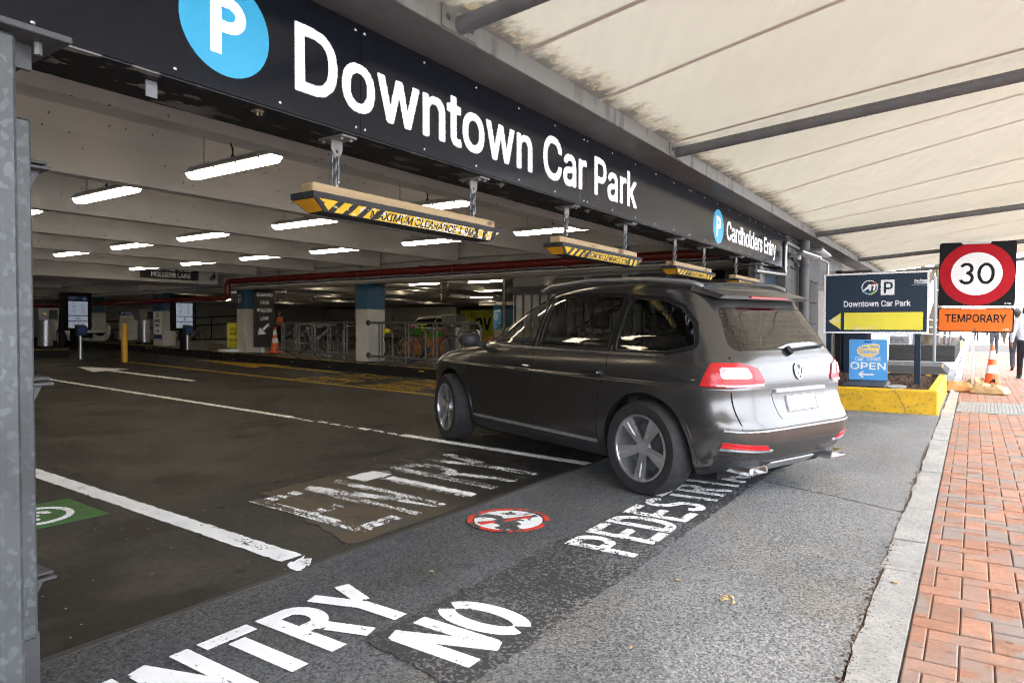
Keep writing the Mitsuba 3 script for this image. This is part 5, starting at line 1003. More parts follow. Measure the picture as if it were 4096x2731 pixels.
put(k + '__plate_recess', rear_patch(skin, smooth_poly([(-.33, .66), (.33, .66), (.38, .87), (-.38, .87)], .03), off=.003, res=.05), 'm_car', smooth=30, to=suv_to); put(k + '__plate_bar', rear_patch(skin, line_([(-.34, .865), (.34, .865)], .024), off=.02, res=.05), 'm_chrome', to=suv_to, label='chrome bar above the number plate')
em = Point(0, 1.0)
vw = unary_union([em.buffer(.062, 32).difference(em.buffer(.052, 32)), line_([(-.035, 1.045), (-.008, .99), (0, 1.012), (.008, .99), (.035, 1.045)], .009), line_([(-.05, 1.02), (-.022, .952), (0, .992), (.022, .952), (.05, 1.02)], .009)])
ek = put(k + '__emblem', rear_patch(skin, em.buffer(.066, 32), off=.006, res=.03), 'm_tube', smooth=30, to=suv_to, label='round chrome emblem on the tailgate'); put(ek + '__letters', rear_patch(skin, vw, off=.011, thick=.006, res=.02), 'm_chrome', to=suv_to)
put(k + '__bumper_step', rear_patch(skin, Polygon([(-.80, .585), (.80, .585), (.80, .60), (-.80, .60)]), off=.010), 'm_alu', to=suv_to, label='bright strip along the bumper step')
put(k + '__lower_bumper', rear_patch(skin, Polygon([(-.74, .22), (.74, .22), (.80, .40), (.55, .40), (.42, .34), (-.42, .34), (-.55, .40), (-.80, .40)]), off=.004, res=.05), 'm_dark_plastic', smooth=30, to=suv_to, label='dark lower bumper'); put(k + '__skid_plate', rear_patch(skin, smooth_poly([(-.36, .22), (.36, .22), (.30, .32), (-.30, .32)], .02), off=.012, res=.05), 'm_alu', to=suv_to)
put(k + '__grille', front_patch(skin, smooth_poly([(-.48, .80), (.48, .80), (.48, .90), (-.48, .90)], .02), off=.006), 'm_chrome', to=suv_to)
put(k + '__fuel_flap', side_patch(skin, -1, smooth_poly([(-1.62, .90), (-1.46, .90), (-1.46, 1.05), (-1.62, 1.05)], .03).exterior.buffer(.003), off=.001, thick=.003), 'm_black', to=suv_to)
put(k + '__undertray', bx(-2.0, 2.0, -.70, .70, .20, .26), 'm_black', to=suv_to)
for x, y in ((.02, .38), (.02, -.38), (-.85, .42), (-.85, 0), (-.85, -.42)):
    put(k + '__seat', cat(rbx(x - .25, x + .27, y - .24, y + .24, .62, .78, .05), hull([(x - .22, y + s * .24, .75) for s in (-1, 1)] + [(x - .36, y + s * .2, 1.26) for s in (-1, 1)] + [(x - .44, y + s * .2, 1.26) for s in (-1, 1)] + [(x - .34, y + s * .24, .75) for s in (-1, 1)]), rbx(x - .46, x - .37, y - .12, y + .12, 1.29, 1.45, .03)), 'm_seat', to=suv_to)
put(k + '__dashboard', hull([(.98, y, z) for y in (-.78, .78) for z in (.7, 1.12)] + [(.66, y, z) for y in (-.76, .76) for z in (.75, 1.06)]), 'm_seat', to=suv_to)
put(k + '__steering_wheel', tube(arc((.52, -.38, 1.0), .18, 0, 350, UY, (.35, 0, .93), 20), .015, 6, True), 'm_black', to=suv_to)

def small_car(label, x, y, z, rot, paint, sc=1.0, green=False):
    S = Shape([(.18, 1.80), (.30, 1.93), (.5, 1.97), (.68, 1.90), (.80, 1.68), (.88, 1.30), (.94, 1.02), (1.1, .78), (1.3, .40), (1.40, .12), (1.46, -.2), (1.49, -.6)],
              [(.18, -1.75), (.30, -1.90), (.5, -1.95), (.7, -1.93), (.9, -1.88), (1.0, -1.84), (1.2, -1.66), (1.33, -1.52), (1.42, -1.35), (1.47, -1.0), (1.49, -.8)],
              [(.18, .74), (.3, .82), (.5, .855), (.75, .86), (.9, .84), (.98, .81), (1.15, .75), (1.3, .68), (1.40, .59), (1.46, .45), (1.49, .3)], 3.4, 4.2)
    to = T4().translate([x, y, z]).rotate([0, 0, 1], rot).scale(sc)
    k, sk = car('parked_car', label, None, S, to, paint, (1.25, -1.22), .85, .31, .2, [], None, None, None, hollow=False)
    wf = smooth_poly([(.90, .93), (-.02, .92), (-.02, 1.36), (.10, 1.35), (.36, 1.26)], .03); wr_ = smooth_poly([(-.07, .92), (-1.0, .94), (-1.35, 1.12), (-1.2, 1.30), (-.07, 1.37)], .03)
    for s in (1, -1):
        put(k + '__window', side_patch(sk, s, unary_union([wf, wr_]), off=.004, res=.06), 'm_dark_glass', smooth=30, to=to)
        if green: put(k + '__green_band', side_patch(sk, s, Polygon([(1.6, .5), (1.6, .78), (-.2, .86), (-1.9, .9), (-1.9, .3), (-.2, .3)]), off=.004, res=.08), 'm_ev_green', smooth=30, to=to, label='green lower side')
        put(k + '__headlamp', front_patch(sk, affinity.scale(smooth_poly([(.40, .62), (.80, .66), (.80, .80), (.46, .74)], .02), s, 1, origin=(0, 0)), off=.008, res=.06), 'm_headlamp', smooth=30, to=to)
        put(k + '__tail_lamp', rear_patch(sk, affinity.scale(smooth_poly([(.55, .75), (.80, .75), (.80, .98), (.6, .98)], .02), s, 1, origin=(0, 0)), off=.008, res=.06), 'm_tail', smooth=30, to=to)
        for xx in (1.25, -1.22): wheel(k, xx, s * .76, .31, .19, s, to, spokes=7)
    put(k + '__windscreen', front_patch(sk, smooth_poly([(-.66, .97), (.66, .97), (.52, 1.36), (-.52, 1.36)], .04), off=.004, res=.08), 'm_dark_glass', smooth=30, to=to)
    put(k + '__rear_window', rear_patch(sk, smooth_poly([(-.6, 1.02), (.6, 1.02), (.5, 1.32), (-.5, 1.32)], .04), off=.004, res=.08), 'm_dark_glass', smooth=30, to=to)
    put(k + '__grille', front_patch(sk, smooth_poly([(-.5, .30), (.5, .30), (.5, .48), (-.5, .48)], .03), off=.008, res=.06), 'm_black', to=to)
    put(k + '__plate', front_patch(sk, sbox(-.18, .50, .18, .60), off=.014, res=.08), 'm_sign_white', to=to)
    return k
small_car('white and green hatchback parked before the yellow-green charging wall', 26.0, 21.5, .38, -90, 'm_car_white', 1.0, True)
small_car('white car facing out, parked behind the left price screen', 12.3, 28.4, .62, -100, 'm_car_white', 1.02)

# ------------------------------------------------------------------ people
def limb(chains, step=.02, it=12):
    """One smooth skin over chains of (point, radius)."""
    parts = []
    for ch in chains:
        for (p, r), (q, s) in zip(ch, ch[1:]):
            a, b = trimesh.creation.icosphere(2, r), trimesh.creation.icosphere(2, s)
            parts.append(m3.Manifold.hull_points(np.vstack([a.vertices + V(*p), b.vertices + V(*q)])))
    m = m3.Manifold.batch_boolean(parts, m3.OpType.Add).refine_to_length(step)
    t = tm(m); t.merge_vertices(); trimesh.smoothing.filter_taubin(t, iterations=it); return t
def person(label, x, y, z, head, hgt, top, legs, stride=.28, hair='m_hair', vest=None, detail=True):
    """Standing or walking along the local +y; stride > 0 puts the left leg forward."""
    k = thing('person', label, 'person'); s = hgt / 1.78
    to = T4().translate([x, y, z]).rotate([0, 0, 1], head - 90).scale(s)
    hip, kn = .93, .50
    L = dict(); f = stride
    def leg(sx, fwd):
        h = (sx * .095, 0, hip)
        if fwd > 0: return h, (sx * .10, fwd * .62, .50), (sx * .10, fwd * .95, .085), (sx * .115, fwd * .95 + .19, .035)
        return h, (sx * .10, fwd * .12, .50), (sx * .10, fwd * 1.15, .15), (sx * .115, fwd * 1.15 + .16, .03)
    lg = [leg(-1, f), leg(1, -f)]
    def armj(sx, sw): return (sx * .20, 0, 1.45), (sx * .275, -.03 + sw * .10, 1.16), (sx * .30, .05 + sw * .24, .92)
    ar = [armj(-1, -f * 1.2), armj(1, f * 1.2)]
    skin = [[((0, .01, 1.44), .058), ((0, .02, 1.56), .055)], [((0, .025, 1.60), .068), ((0, .02, 1.69), .088)], [((0, .055, 1.585), .052), ((0, .065, 1.66), .068)], [((0, .13, 1.645), .014), ((0, .142, 1.625), .017)]]
    for sx in (-1, 1): skin.append([((sx * .088, .01, 1.645), .012), ((sx * .093, -.002, 1.67), .017)])
    for a, b, c in ar:
        sx = np.sign(c[0]); skin.append([(b, .042), (c, .027), ((c[0], c[1] + .01, c[2] - .05), .031)])
        pc = V(c[0], c[1] + .015, c[2] - .075)
        skin.append([((c[0], c[1] + .01, c[2] - .03), .028), (pc, .032)])
        if detail:
            for i, ln in enumerate((.072, .082, .076, .058)):
                r0 = pc + V(0, .030 - .020 * i, -.012); m1 = r0 + V(-sx * .006, .004, -ln * .55); e = m1 + V(-sx * .020, .008, -ln * .5); skin.append([(r0, .0105), (m1, .0095), (e, .008)])
            skin.append([(pc + V(-sx * .006, .026, .018), .012), (pc + V(-sx * .014, .052, -.012), .0105), (pc + V(-sx * .02, .058, -.045), .009)])
    put(k + '__body', limb(skin, .012, 8), 'm_skin', smooth=True, to=to, label='head, neck and hands')
    put(k + '__hair', limb([[((0, -.012, 1.70), .092), ((0, .02, 1.722), .087)], [((0, -.025, 1.63), .074), ((0, -.02, 1.69), .088)]], .02, 8), hair, smooth=True, to=to, label='short dark hair')
    tor = [[((-.085, 0, 1.0), .098), ((.085, 0, 1.0), .098)], [((-.07, 0, .98), .10), ((-.10, -.005, 1.22), .095), ((-.125, -.01, 1.38), .092)], [((.07, 0, .98), .10), ((.10, -.005, 1.22), .095), ((.125, -.01, 1.38), .092)], [((-.13, -.01, 1.42), .075), ((.13, -.01, 1.42), .075)], [((0, 0, 1.46), .075), ((0, .008, 1.50), .062)], [((0, -.02, 1.05), .105), ((0, -.02, 1.36), .11)]]
    for a, b, c in ar: tor.append([((a[0] * .88, 0, 1.43), .075), (b, .056), (tuple(V(*c) * .9 + V(*b) * .1), .040)])
    put(k + '__shirt', limb(tor, .022, 8), top, smooth=True, to=to)
    tr = [[((-.08, 0, .93), .105), ((.08, 0, .93), .105)], [((-.07, 0, 1.00), .098), ((.07, 0, 1.0), .098)]]
    for h, kk, an, toe in lg: tr.append([(h, .105), (kk, .070), (an, .056)])
    put(k + '__trousers', limb(tr, .022, 8), legs, smooth=True, to=to)
    for h, kk, an, toe in lg: put(k + '__shoe', limb([[((an[0], an[1] - .03, an[2] - .035), .042), (toe, .036)]], .02, 4), 'm_shoe', smooth=True, to=to)
    put(k + '__belt', cat(lathe([(.0, .995), (.17, .995), (.17, 1.025), (0, 1.025)], 24)).apply_transform(np.diag([1.12, .62, 1, 1])), 'm_shoe', to=to) if detail else None
    if vest: put(k + '__vest', limb([[((-.11, -.01, 1.08), .115), ((-.12, -.01, 1.38), .105)], [((.11, -.01, 1.08), .115), ((.12, -.01, 1.38), .105)], [((0, -.01, 1.1), .12), ((0, -.01, 1.4), .11)]], .03, 6), vest, smooth=True, to=to)
    return k
person('man in a pale lilac shirt and black trousers walking away at the right edge', 21.5, -1.12, 0, 4, 1.82, 'm_shirt', 'm_trousers', .30)
person('person in grey suit trousers walking away beyond the speed sign', 40.9, -.87, 0, 0, 1.78, 'm_suit', 'm_suit', -.18)
person('man in an olive shirt walking ahead of the man in the lilac shirt', 25.6, -1.10, 0, 0, 1.86, 'm_olive', 'm_trousers', -.2)
person('distant person in dark trousers seen below the TEMPORARY plate', 76, -.25, 0, 180, 1.78, 'm_navy_post', 'm_trousers', .2, detail=False)
person('person in an orange high-visibility vest behind the bike railing', 22.2, 29.2, .38, 200, 1.72, 'm_trousers', 'm_trousers', .1, vest='m_hivis', detail=False)
one('black_bag', limb([[((74, 1.0, .18), .2), ((74, .75, .16), .17)], [((74, .9, .3), .15), ((74, .95, .5), .06)]], .05), 'm_trousers', 'black bag standing at the edge of the far bark bed', 'bag', smooth=True)

# ------------------------------------------------------------------ bicycles and rails
def bicycle(label, x, y, z, rot, m, drop=False, saddle='m_black', lean=4):
    k = thing('bicycle', label, 'bicycle', 'bicycles parked behind the railing')
    to = T4().translate([x, y, z]).rotate([0, 0, 1], rot).rotate([1, 0, 0], lean)
    R, hx = .33, .52
    for i, xx in enumerate((hx, -hx)):
        q = put(k + '__wheel', cat(tube(arc((xx, 0, R), R - .025, 0, 352, UX, UZ, 40), .010, 6, True), cyl((xx, -.04, R), (xx, .04, R), .02, n=8), [cyl((xx, (.02 if s % 2 else -.02), R), (xx + (R - .03) * math.cos(s * .449), 0, R + (R - .03) * math.sin(s * .449)), .0016, n=4) for s in range(14)]), 'm_steel', to=to)
        put(q + '__tyre', tube(arc((xx, 0, R), R - .006, 0, 352, UX, UZ, 40), .02 if not drop else .013, 8, True), 'm_rubber', smooth=True, to=to)
    bb, st, hd, hb = (-.08, 0, .30), (-.20, 0, .78), (.36, 0, .86), (.39, 0, .70)
    put(k + '__frame', cat(cyl(bb, hb, .020), cyl(bb, st, .017), cyl((-.185, 0, .72), (hd[0], 0, .80), .018), cyl(hb, hd, .021), [cyl(bb, (-hx, s * .05, R), .010) for s in (-1, 1)] + [cyl((-.185, 0, .72), (-hx, s * .05, R), .008) for s in (-1, 1)]), m, smooth=30, to=to)
    put(k + '__fork', cat([cyl((.39, s * .045, .68), (hx, s * .05, R), .013) for s in (-1, 1)] + [cyl(hd, (.34, 0, .93), .014)]), 'm_bike_black', smooth=30, to=to)
    if drop: hbm = [tube([(.34, 0, .93), (.36, s * .2, .93)] + [tuple(V(.40, s * .2, .86) + q) for q in arc((0, 0, 0), .07, 90, -110, UX, UZ, 8)] + [(.32, s * .2, .79)], .012, 6) for s in (-1, 1)]
    else: hbm = [tube([(.34, -.31, .95), (.36, -.1, .94), (.36, .1, .94), (.34, .31, .95)], .012, 6)] + [cyl((.345, s * .31, .95), (.34, s * .20, .945), .017) for s in (-1, 1)]
    put(k + '__handlebar', cat(hbm), 'm_bike_black', smooth=True, to=to)
    put(k + '__saddle', cat(hull([(-.34, s * .07, z_) for s in (-1, 1) for z_ in (.93, .96)] + [(-.09, s * .02, z_) for s in (-1, 1) for z_ in (.92, .945)]), cyl(st, (-.21, 0, .93), .013)), saddle, to=to)
    put(k + '__crank', cat(lathe([(0, -.03), (.09, -.03), (.09, -.025), (0, -.025)], 20, bb, UY), cyl((bb[0], -.05, .30), (bb[0] + .1, -.05, .17), .009), cyl((bb[0], .05, .30), (bb[0] - .1, .05, .43), .009), [bx(bb[0] + s * .1 - .045, bb[0] + s * .1 + .045, -s * .06 - .05, -s * .06 + .05, .30 - s * .13 - .01, .30 - s * .13 + .01) for s in (-1, 1)]), 'm_bike_black', to=to)
    return k
bicycle('silver mountain bicycle nearest the reserved lane board', 13.0, 15.6, .555, -40, 'm_bike_silver')
bicycle('dark road bicycle with drop handlebars left of the nearest column', 12.75, 13.9, .50, 150, 'm_bike_black', True)
bicycle('black bicycle with a helmet on its handlebar right of the nearest column', 12.75, 12.25, .47, 110, 'm_bike_black')
bicycle('red bicycle with a yellow saddle behind the steel railing', 12.8, 11.05, .45, -55, 'm_bike_red', saddle='m_yellow_board')
bicycle('dark bicycle leaning on the far blue ramp rail, left of the other', 21.0, 37.5, .40, 100, 'm_bike_black'); bicycle('dark bicycle leaning on the far blue ramp rail, nearest the yellow board', 20.0, 33.5, .40, 110, 'm_bike_black')
one('cycle_helmet', (lambda m: trimesh.Trimesh(np.where(m.vertices[:, 2:] < -.02, m.vertices * [1, 1, .2], m.vertices) * [.14, .10, .11] + [12.60, 12.36, 1.18], m.faces, process=False))(trimesh.creation.icosphere(3)), 'm_yellow_board', 'yellow and black cycle helmet hanging beside the nearest column', 'helmet', smooth=40)
k = thing('railing', 'grey tube railing along the raised deck between the columns', 'railing')
for q, (y0, y1) in enumerate(((12.5, 9.0), (16.1, 12.98))):
    zb = lambda y: fl(y) + .2
    end = q == 0
    rr_ = [(12.1, y0, 1.43)] + ([(12.1, y1 + .12, 1.40)] + [tuple(p) for p in arc((12.1, y1 + .12, 1.28), .12, 90, 180, UY, UZ, 6)] + [(12.1, y1, zb(y1))] if end else [(12.1, y1, 1.43)])
    put(k + '__top_rail', tube(rr_, .026, 10), 'm_rail', smooth=True); put(k + '__bottom_rail', cyl((12.1, y0, zb(y0) + .15), (12.1, y1, zb(y1) + .15), .026), 'm_rail', smooth=40)
    n = 4 if end else 5
    for i in range(n):
        y = y0 + (y1 - y0) * (i + .55) / n
        for d in (0, .1): put(k + '__upright', cyl((12.1, y + d, zb(y) + (.0 if d else .15)), (12.1, y + d, 1.42), .018, n=8), 'm_rail', smooth=40)
for z in (1.43, .62): put(k + '__flange', cyl((12.11, 12.515, z), (12.11, 12.49, z), .07), 'm_tube', smooth=40)
for i, y in enumerate((15.9, 15.0, 13.9, 12.1, 11.0, 10.0)):
    one('bike_hoop', tube([(12.55, y, fl(y) + .2), (12.55, y, fl(y) + .92)] + [tuple(p) for p in arc((12.67, y, fl(y) + .92), .12, 180, 90, UX, UZ, 6)] + [(13.2, y, fl(y) + 1.04)] + [tuple(p) for p in arc((13.2, y, fl(y) + .92), .12, 90, 0, UX, UZ, 6)] + [(13.32, y, fl(y) + .2)], .024, 10), 'm_rail', f'grey bicycle hoop, {ordw[i]} one along the railing counted from the G column', 'bike hoop', 'bicycle hoops behind the railing', smooth=True)
k = thing('timber_planter', 'orange-brown timber board planter behind the bicycles', 'planter')
for r in range(4): put(k + '__board', rbx(17.5, 17.56, 11.0, 16.6, .38 + .15 * r, .525 + .15 * r, .004), 'm_board')
for y in (15.8, 14.2, 12.6, 11.4): put(k + '__post', rbx(17.42, 17.50, y - .12, y + .12, .38, 1.04, .004), 'm_board')
k = thing('payment_kiosk', 'tall grey payment machine beyond the bike railing', 'payment machine')
put(k + '__cabinet', cat(rbx(16.8, 17.2, 13.48, 13.95, .38, 1.32, .02), rbx(16.7, 17.25, 13.40, 13.98, 1.32, 1.70, .02)), 'm_steel'); put(k + '__side', rbx(16.79, 17.1, 13.30, 13.478, .38, 1.31), 'm_white_wall'); put(k + '__sticker', bx(16.69, 16.698, 13.5, 13.56, 1.33, 1.38), 'm_sign_yellow')
k = thing('payment_kiosk', 'lower grey machine on a pedestal right of the tall one', 'payment machine')
put(k + '__head', rbx(16.8, 17.2, 12.95, 13.3, 1.2, 1.5, .02), 'm_steel'); put(k + '__pedestal', rbx(16.9, 17.1, 13.05, 13.2, .38, 1.2), 'm_steel')
# rear wall details
k = thing('charging_wall', 'yellow-green wall painted with a bee and the letters ev', 'wall', kind='thing')
put(k + '__panel', bx(34.0, 34.1, 24.3, 26.9, .38, 2.36), 'm_ev_wall')
put(k + '__lettering', place(words('e', .95, .62, True, .01), (33.99, 25.75, 1.15), (0, -1, 0), UZ), 'm_black', label='black letter e'); put(k + '__lettering', place(words('v', .95, .60, True, .01), (33.99, 25.10, 1.15), (0, -1, 0), UZ), 'm_black', label='black letter v')
bee = unary_union([affinity.scale(Point(0, 0).buffer(.075), 1, 2.0)] + [affinity.rotate(affinity.scale(Point(s * .2, dy).buffer(.12), 1.3, .75), s * a, origin=(0, 0)).difference(affinity.rotate(affinity.scale(Point(s * .2, dy).buffer(.095), 1.3, .7), s * a, origin=(0, 0))) for s in (-1, 1) for dy, a in ((.04, 18), (-.02, -20))] + [LineString([(0, .12), (s * .06, .24)]).buffer(.012) for s in (-1, 1)]).difference(unary_union([sbox(-.2, z, .2, z + .02) for z in (-.10, -.04, .02)]))
put(k + '__bee', place(ext(bee, .01), (33.99, 25.98, 2.02), (0, -1, 0), UZ), 'm_black', label='black line drawing of a bee')
for i, y in enumerate((32.2, 29.95)):
    k = thing('prohibition_sign', ['small white no dogs sign on the dim wall, left of the other', 'small white no dogs sign beside the white hatchback'][i], 'sign')
    put(k + '__plate', bx(33.4, 33.41, y - .19, y + .19, 1.62, 2.10), 'm_sign_white'); put(k + '__ring', place(ext(unary_union([Point(0, 0).buffer(.16).difference(Point(0, 0).buffer(.125)), line_([(-.10, .10), (.10, -.10)], .03)]), .006), (33.392, y, 1.87), (0, -1, 0), UZ), 'm_red')
    put(k + '__dog', place(ext(unary_union([sbox(-.07, -.02, .05, .03), sbox(-.07, -.07, -.05, 0), sbox(.03, -.07, .05, 0), sbox(.04, .02, .09, .06)]), .004), (33.391, y, 1.87), (0, -1, 0), UZ), 'm_black')
one('wall', bx(33.5, 33.7, 26.9, 45, .3, 2.6), 'm_white_wall', 'pale rear wall behind the bicycles with small signs', 'wall')
one('wall', bx(14.8, 33, 38.6, 38.8, .3, 2.6), 'm_white_wall', 'pale wall across the far end seen past the price screens', 'wall')
k = thing('ramp_rail', 'blue ramp railing beyond the yellow board', 'railing')
put(k + '__ramp', hull([(18, 38.2, .35), (18, 38.5, .35), (26, 38.2, .35), (26, 38.5, .35), (18, 38.2, .7), (18, 38.5, .7), (26, 38.2, 1.1), (26, 38.5, 1.1)]), 'm_white_wall')
for d in (.45, .9): put(k + '__rail', cyl((18, 38.1, .7 + d), (26, 38.1, 1.1 + d), .04, n=8), 'm_screen_blue')
for i in range(5): put(k + '__upright', cyl((18 + 2 * i, 38.1, .6), (18 + 2 * i, 38.1, 1.6 + .1 * i), .035, n=8), 'm_screen_blue')

# ------------------------------------------------------------------ lane signs, screens and machines
def on_front(mesh, x, y, z, s=(1, 1)): return place(mesh, (x, y, z), UX, UZ, s)
k = thing('lane_sign', 'black overhead sign RESERVED CARD HOLDERS LANE partly hidden by a beam', 'sign')
put(k + '__board', bx(9.13, 10.70, 17.56, 17.59, 2.58, 2.96), 'm_dark_plastic'); put(k + '__lettering', on_front(words('RESERVED CARD', .125, 1.22, True), 9.30, 17.556, 2.80), 'm_letter'); put(k + '__lettering', on_front(words('HOLDERS LANE', .125, 1.06, True), 9.40, 17.556, 2.63), 'm_letter')
k = thing('reserved_board', 'tall black RESERVED CARD HOLDERS LANE board with a white arrow', 'sign')
put(k + '__board', rbx(12.02, 12.70, 16.98, 17.02, .74, 2.46, .004), 'm_dark_plastic')
for i, t in enumerate(('RESERVED', 'CARD', 'HOLDERS', 'LANE')): put(k + '__lettering', on_front(words(t, .095, {'RESERVED': .56, 'CARD': .30, 'HOLDERS': .50, 'LANE': .28}[t], True, center=True), 12.36, 16.976, 2.20 - .225 * i), 'm_letter', label=f'white lettering {t}')
put(k + '__arrow', on_front(ext(unary_union([line_([(.14, .14), (-.06, -.03)], .075), Polygon([(-.22, -.16), (-.16, .02), (.02, -.12 - .02)]).buffer(.012)]), .003), 12.36, 16.976, 1.27), 'm_letter', label='white arrow pointing down left')
put(k + '__pole', bx(12.33, 12.39, 17.03, 17.09, .57, 2.3), 'm_letter')
one('plastic_sheet', hull([(11.95, 17.2, .60), (12.55, 17.1, .575), (12.55, 17.15, .575), (11.80, 17.25, 1.30), (12.0, 17.22, 1.30), (12.0, 17.25, .6)]), 'm_beige', 'pale plastic sheet leaning on the G column', 'sheet')
k = thing('yellow_board', 'yellow card holders lane board standing beside the G column', 'sign')
put(k + '__panel', rbx(11.72, 12.36, 17.80, 17.84, .72, 1.44, .02), 'm_yellow_board'); put(k + '__base', rbx(11.55, 12.5, 17.65, 18.05, .595, .68, .02), 'm_letter')
for i, t in enumerate(('CARD HOLDERS', 'LANE ONLY', 'NO CONCESSION', 'CARDS')): put(k + '__lettering', on_front(words(t, .085, .52, False), 11.76, 17.796, 1.22 - (.14 * i + (.04 if i > 1 else 0))), 'm_black', label=f'black lettering {t}')
cone(12.44, 16.62, .577, .78, 'traffic cone standing beside the tall reserved lane board')
k = thing('carpool_sign', 'white carpool entry lane notice on the column', 'sign')
put(k + '__plate', bx(11.985, 11.995, 21.80, 22.28, 1.08, 1.83), 'm_letter'); put(k + '__lettering', cat([place(words(t, .085, .36 * len(t) / 7, True, center=True), (11.982, 22.04, z), (0, -1, 0), UZ) for t, z in (('CARPOOL', 1.48), ('ENTRY', 1.32), ('LANE', 1.16))]), 'm_black', label='black lettering CARPOOL ENTRY LANE')
put(k + '__car_symbol', place(ext(unary_union([sbox(-.09, -.03, .09, .02), sbox(-.06, .02, .06, .06), Point(-.03, .09).buffer(.02), Point(.03, .09).buffer(.02)]), .002), (11.982, 22.04, 1.68), (0, -1, 0), UZ), 'm_ev_wall'); put(k + '__lower_plate', bx(11.985, 11.995, 21.80, 22.28, .93, 1.07), 'm_screen_blue')
def screen(x0, x1, y, z0, z1, label, dp):
    k = thing('price_screen', label, 'screen'); w, h = x1 - x0, z1 - z0
    put(k + '__cabinet', rbx(x0 - .07, x1 + .12, y, y + dp, z0 - .08, z1 + .10, .01), 'm_black'); put(k + '__stand', bx(x0 + w * .4, x0 + w * .7, y + .05, y + dp - .05, .6, z0 - .08), 'm_black')
    X = lambda f: x0 + f * w
    put(k + '__glass', bx(x0, x1, y - .004, y - .001, z0, z1), 'm_screen_white', emit=(.0065, .0075, .0095), label='pale glowing price list'); Zf = lambda f: z0 + f * h
    put(k + '__header', cat(bx(x0, x1, y - .006, y - .0042, Zf(.82), z1), *[bx(x0, x1, y - .006, y - .0042, Zf(a), Zf(a + .028)) for a in (.365, .195)]), 'm_screen_blue', label='dark blue bands')
    put(k + '__lettering', cat([on_front(words(t, hh * h, ww * w, True, .001), X(fx), y - .008, Zf(fz)) for t, hh, ww, fx, fz in (('Welcome to', .035, .45, .05, .92), ('Downtown', .022, .22, .05, .88))] + [on_front(ext(Point(0, 0).buffer(.05 * h, 20).difference(Point(0, 0).buffer(.040 * h, 20)), .001), X(.82), y - .008, Zf(.91)), on_front(words('AT', .035 * h, bold=True, d=.001), X(.77), y - .008, Zf(.892))]), 'm_letter', label='white lettering Welcome to Downtown')
    rows = [on_front(words(t, .022 * h, .26 * w, False, .001), X(.12), y - .006, Zf(.76 - .042 * i)) for i, t in enumerate(('Time', '0 - 1 Hour', '1 - 2 Hours', '2 - 3 Hours', '3 - 4 Hours', '4 - 5 Hours', '5 - 6 Hours', '6 - 7 Hours'))] + [on_front(words(t, .022 * h, .16 * w, False, .001), X(.68), y - .006, Zf(.76 - .042 * i)) for i, t in enumerate(('Rate', '$4.00', '$8.00', '$12.00', '$16.00', '$20.00', '$24.00', '$24.00'))]
    put(k + '__price_lettering', cat(rows, on_front(words('491', .07 * h, .24 * w, True, .001), X(.38), y - .006, Zf(.255)), [on_front(words('0' * 0 + t, .018 * h, .6 * w, False, .001), X(.2), y - .006, Zf(f_)) for t, f_ in (('12 Dec 2018 12:08:21', .15), ('Lost ticket pays maximum rate', .11), ('per day or part thereof', .08))]), 'm_black', label='black price lettering and the number 491')
screen(11.33, 11.85, 19.8, 1.29, 2.20, 'right price screen reading 491 above a small reader', .22); screen(10.17, 10.75, 24.0, 1.29, 2.33, 'left price screen reading 491 behind a small reader', .5)
def reader(x, y, z, label):
    k = thing('card_reader', label, 'card reader'); put(k + '__post', cyl((x, y, z), (x, y, 1.12), .042, n=16), 'm_alu', smooth=40)
    put(k + '__head', hull([(x + s * .13, y - .10, q) for s in (-1, 1) for q in (1.09, 1.34)] + [(x + s * .11, y + .06, q) for s in (-1, 1) for q in (1.07, 1.385)]), 'm_dark_plastic'); put(k + '__label', bx(x - .10, x + .10, y - .105, y - .102, 1.12, 1.31), 'm_screen_blue')
reader(8.74, 19.95, .45, 'silver post with a black card reader below the left price screen'); reader(11.53, 19.55, .64, 'silver post with a black card reader below the right price screen')
one('bollard', lathe([(0, 0), (.075, 0), (.075, .985), (.068, 1.0), (0, 1.0)], 24, (9.05, 18.25, .41)), 'm_bollard', 'plain yellow bollard at the end of the yellow lane line', 'bollard', smooth=30)
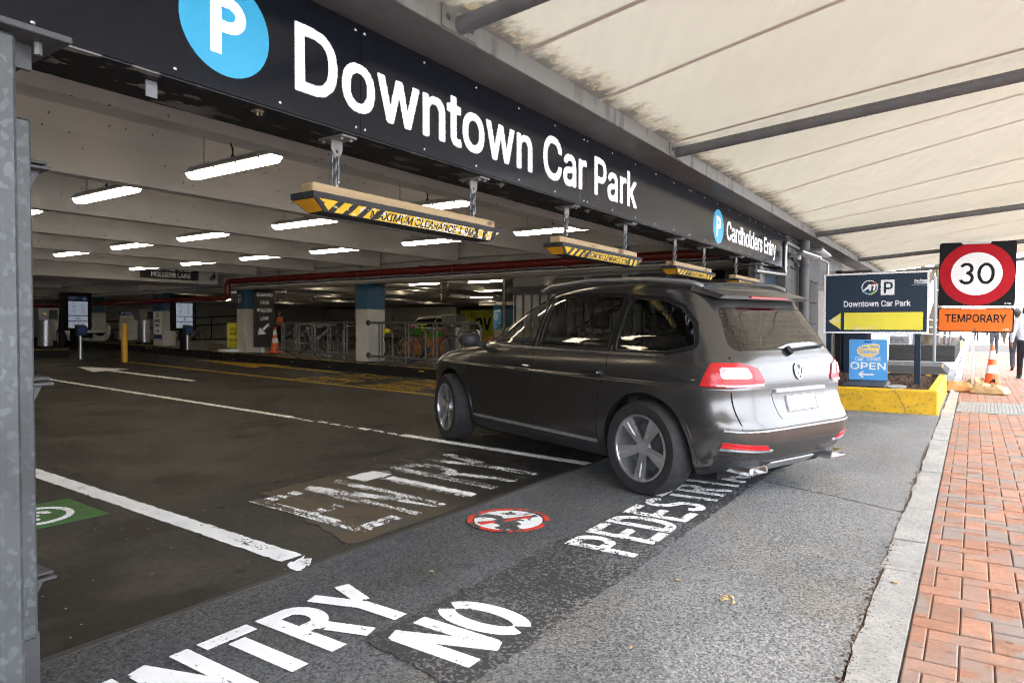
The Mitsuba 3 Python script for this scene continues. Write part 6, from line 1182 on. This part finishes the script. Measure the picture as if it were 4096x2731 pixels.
def ticket(x, y, z, label, sc=1.0):
    k = thing('ticket_machine', label, 'ticket machine')
    put(k + '__pedestal', cat(cyl((x - .02, y + .1, z), (x - .02, y + .1, z + .86), .15, n=24), rbx(x - .17, x + .15, y + .05, y + .3, z, z + .86, .02)), 'm_alu', smooth=40); put(k + '__foot', bx(x - .2, x + .18, y - .06, y + .32, z - .02, z + .05), 'm_black')
    put(k + '__head', hull([(x + a, y + b, z + c) for a, b, c in ((-.27, -.08, .80), (.25, -.08, .80), (-.30, -.12, 1.14), (.25, -.12, 1.14), (-.27, .3, .80), (.25, .3, .80), (-.28, .3, 1.16), (.25, .3, 1.16))]), 'm_alu', smooth=20); put(k + '__screen', bx(x - .02, x + .20, y - .14, y - .112, z + .84, z + 1.10), 'm_dark_plastic'); put(k + '__arrow', place(ext(Polygon([(0, 0), (.05, .05), (.05, .02), (.1, .02), (.1, -.02), (.05, -.02), (.05, -.05)]), .03), (x - .17, y - .11, z + .98), UX, UZ), 'm_sign_yellow')
ticket(8.95, 22.4, .72, 'silver ticket machine on the left traffic island'); ticket(12.35, 23.4, .75, 'silver ticket machine left of the carpool column')
one('barrier_post', rbx(9.30, 9.42, 22.5, 22.6, .5, 2.15), 'm_black', 'thin black post right of the left ticket machine', 'post')
k = thing('notice_board', 'white notice board headed with a P beside the yellow bollard', 'sign')
put(k + '__board', rbx(12.74, 13.37, 26.0, 26.05, .83, 1.74, .004), 'm_white_wall'); put(k + '__header', bx(12.70, 13.5, 25.99, 26.05, 1.741, 1.90), 'm_screen_blue'); put(k + '__lettering', cat(on_front(words('P', .09, bold=True), 12.80, 25.985, 1.775), on_front(words('Downtown', .045), 12.95, 25.985, 1.825), on_front(words('car park', .045), 12.95, 25.985, 1.765)), 'm_letter'); put(k + '__leg', bx(12.98, 13.1, 26.0, 26.06, .6, .83), 'm_black')
put(k + '__text_lines', cat([bx(12.80, 12.80 + .3 + .2 * ((i * 7) % 5) / 5, 25.996, 25.9995, 1.62 - .07 * i, 1.635 - .07 * i) for i in range(9)]), 'm_dark_plastic', kind='stuff')
one('display_panel', rbx(13.6, 14.6, 31, 31.1, 2.18, 2.42), 'm_black', 'dark display panel under the ceiling behind the notice board', 'display')
one('hydrant_cabinet', cat(rbx(12.9, 13.1, 3.05, 3.35, .4, 2.28), rbx(12.86, 12.9, 3.02, 3.38, 1.0, 1.8)), 'm_red', 'red fire cabinet behind the gate near the entrance', 'cabinet')
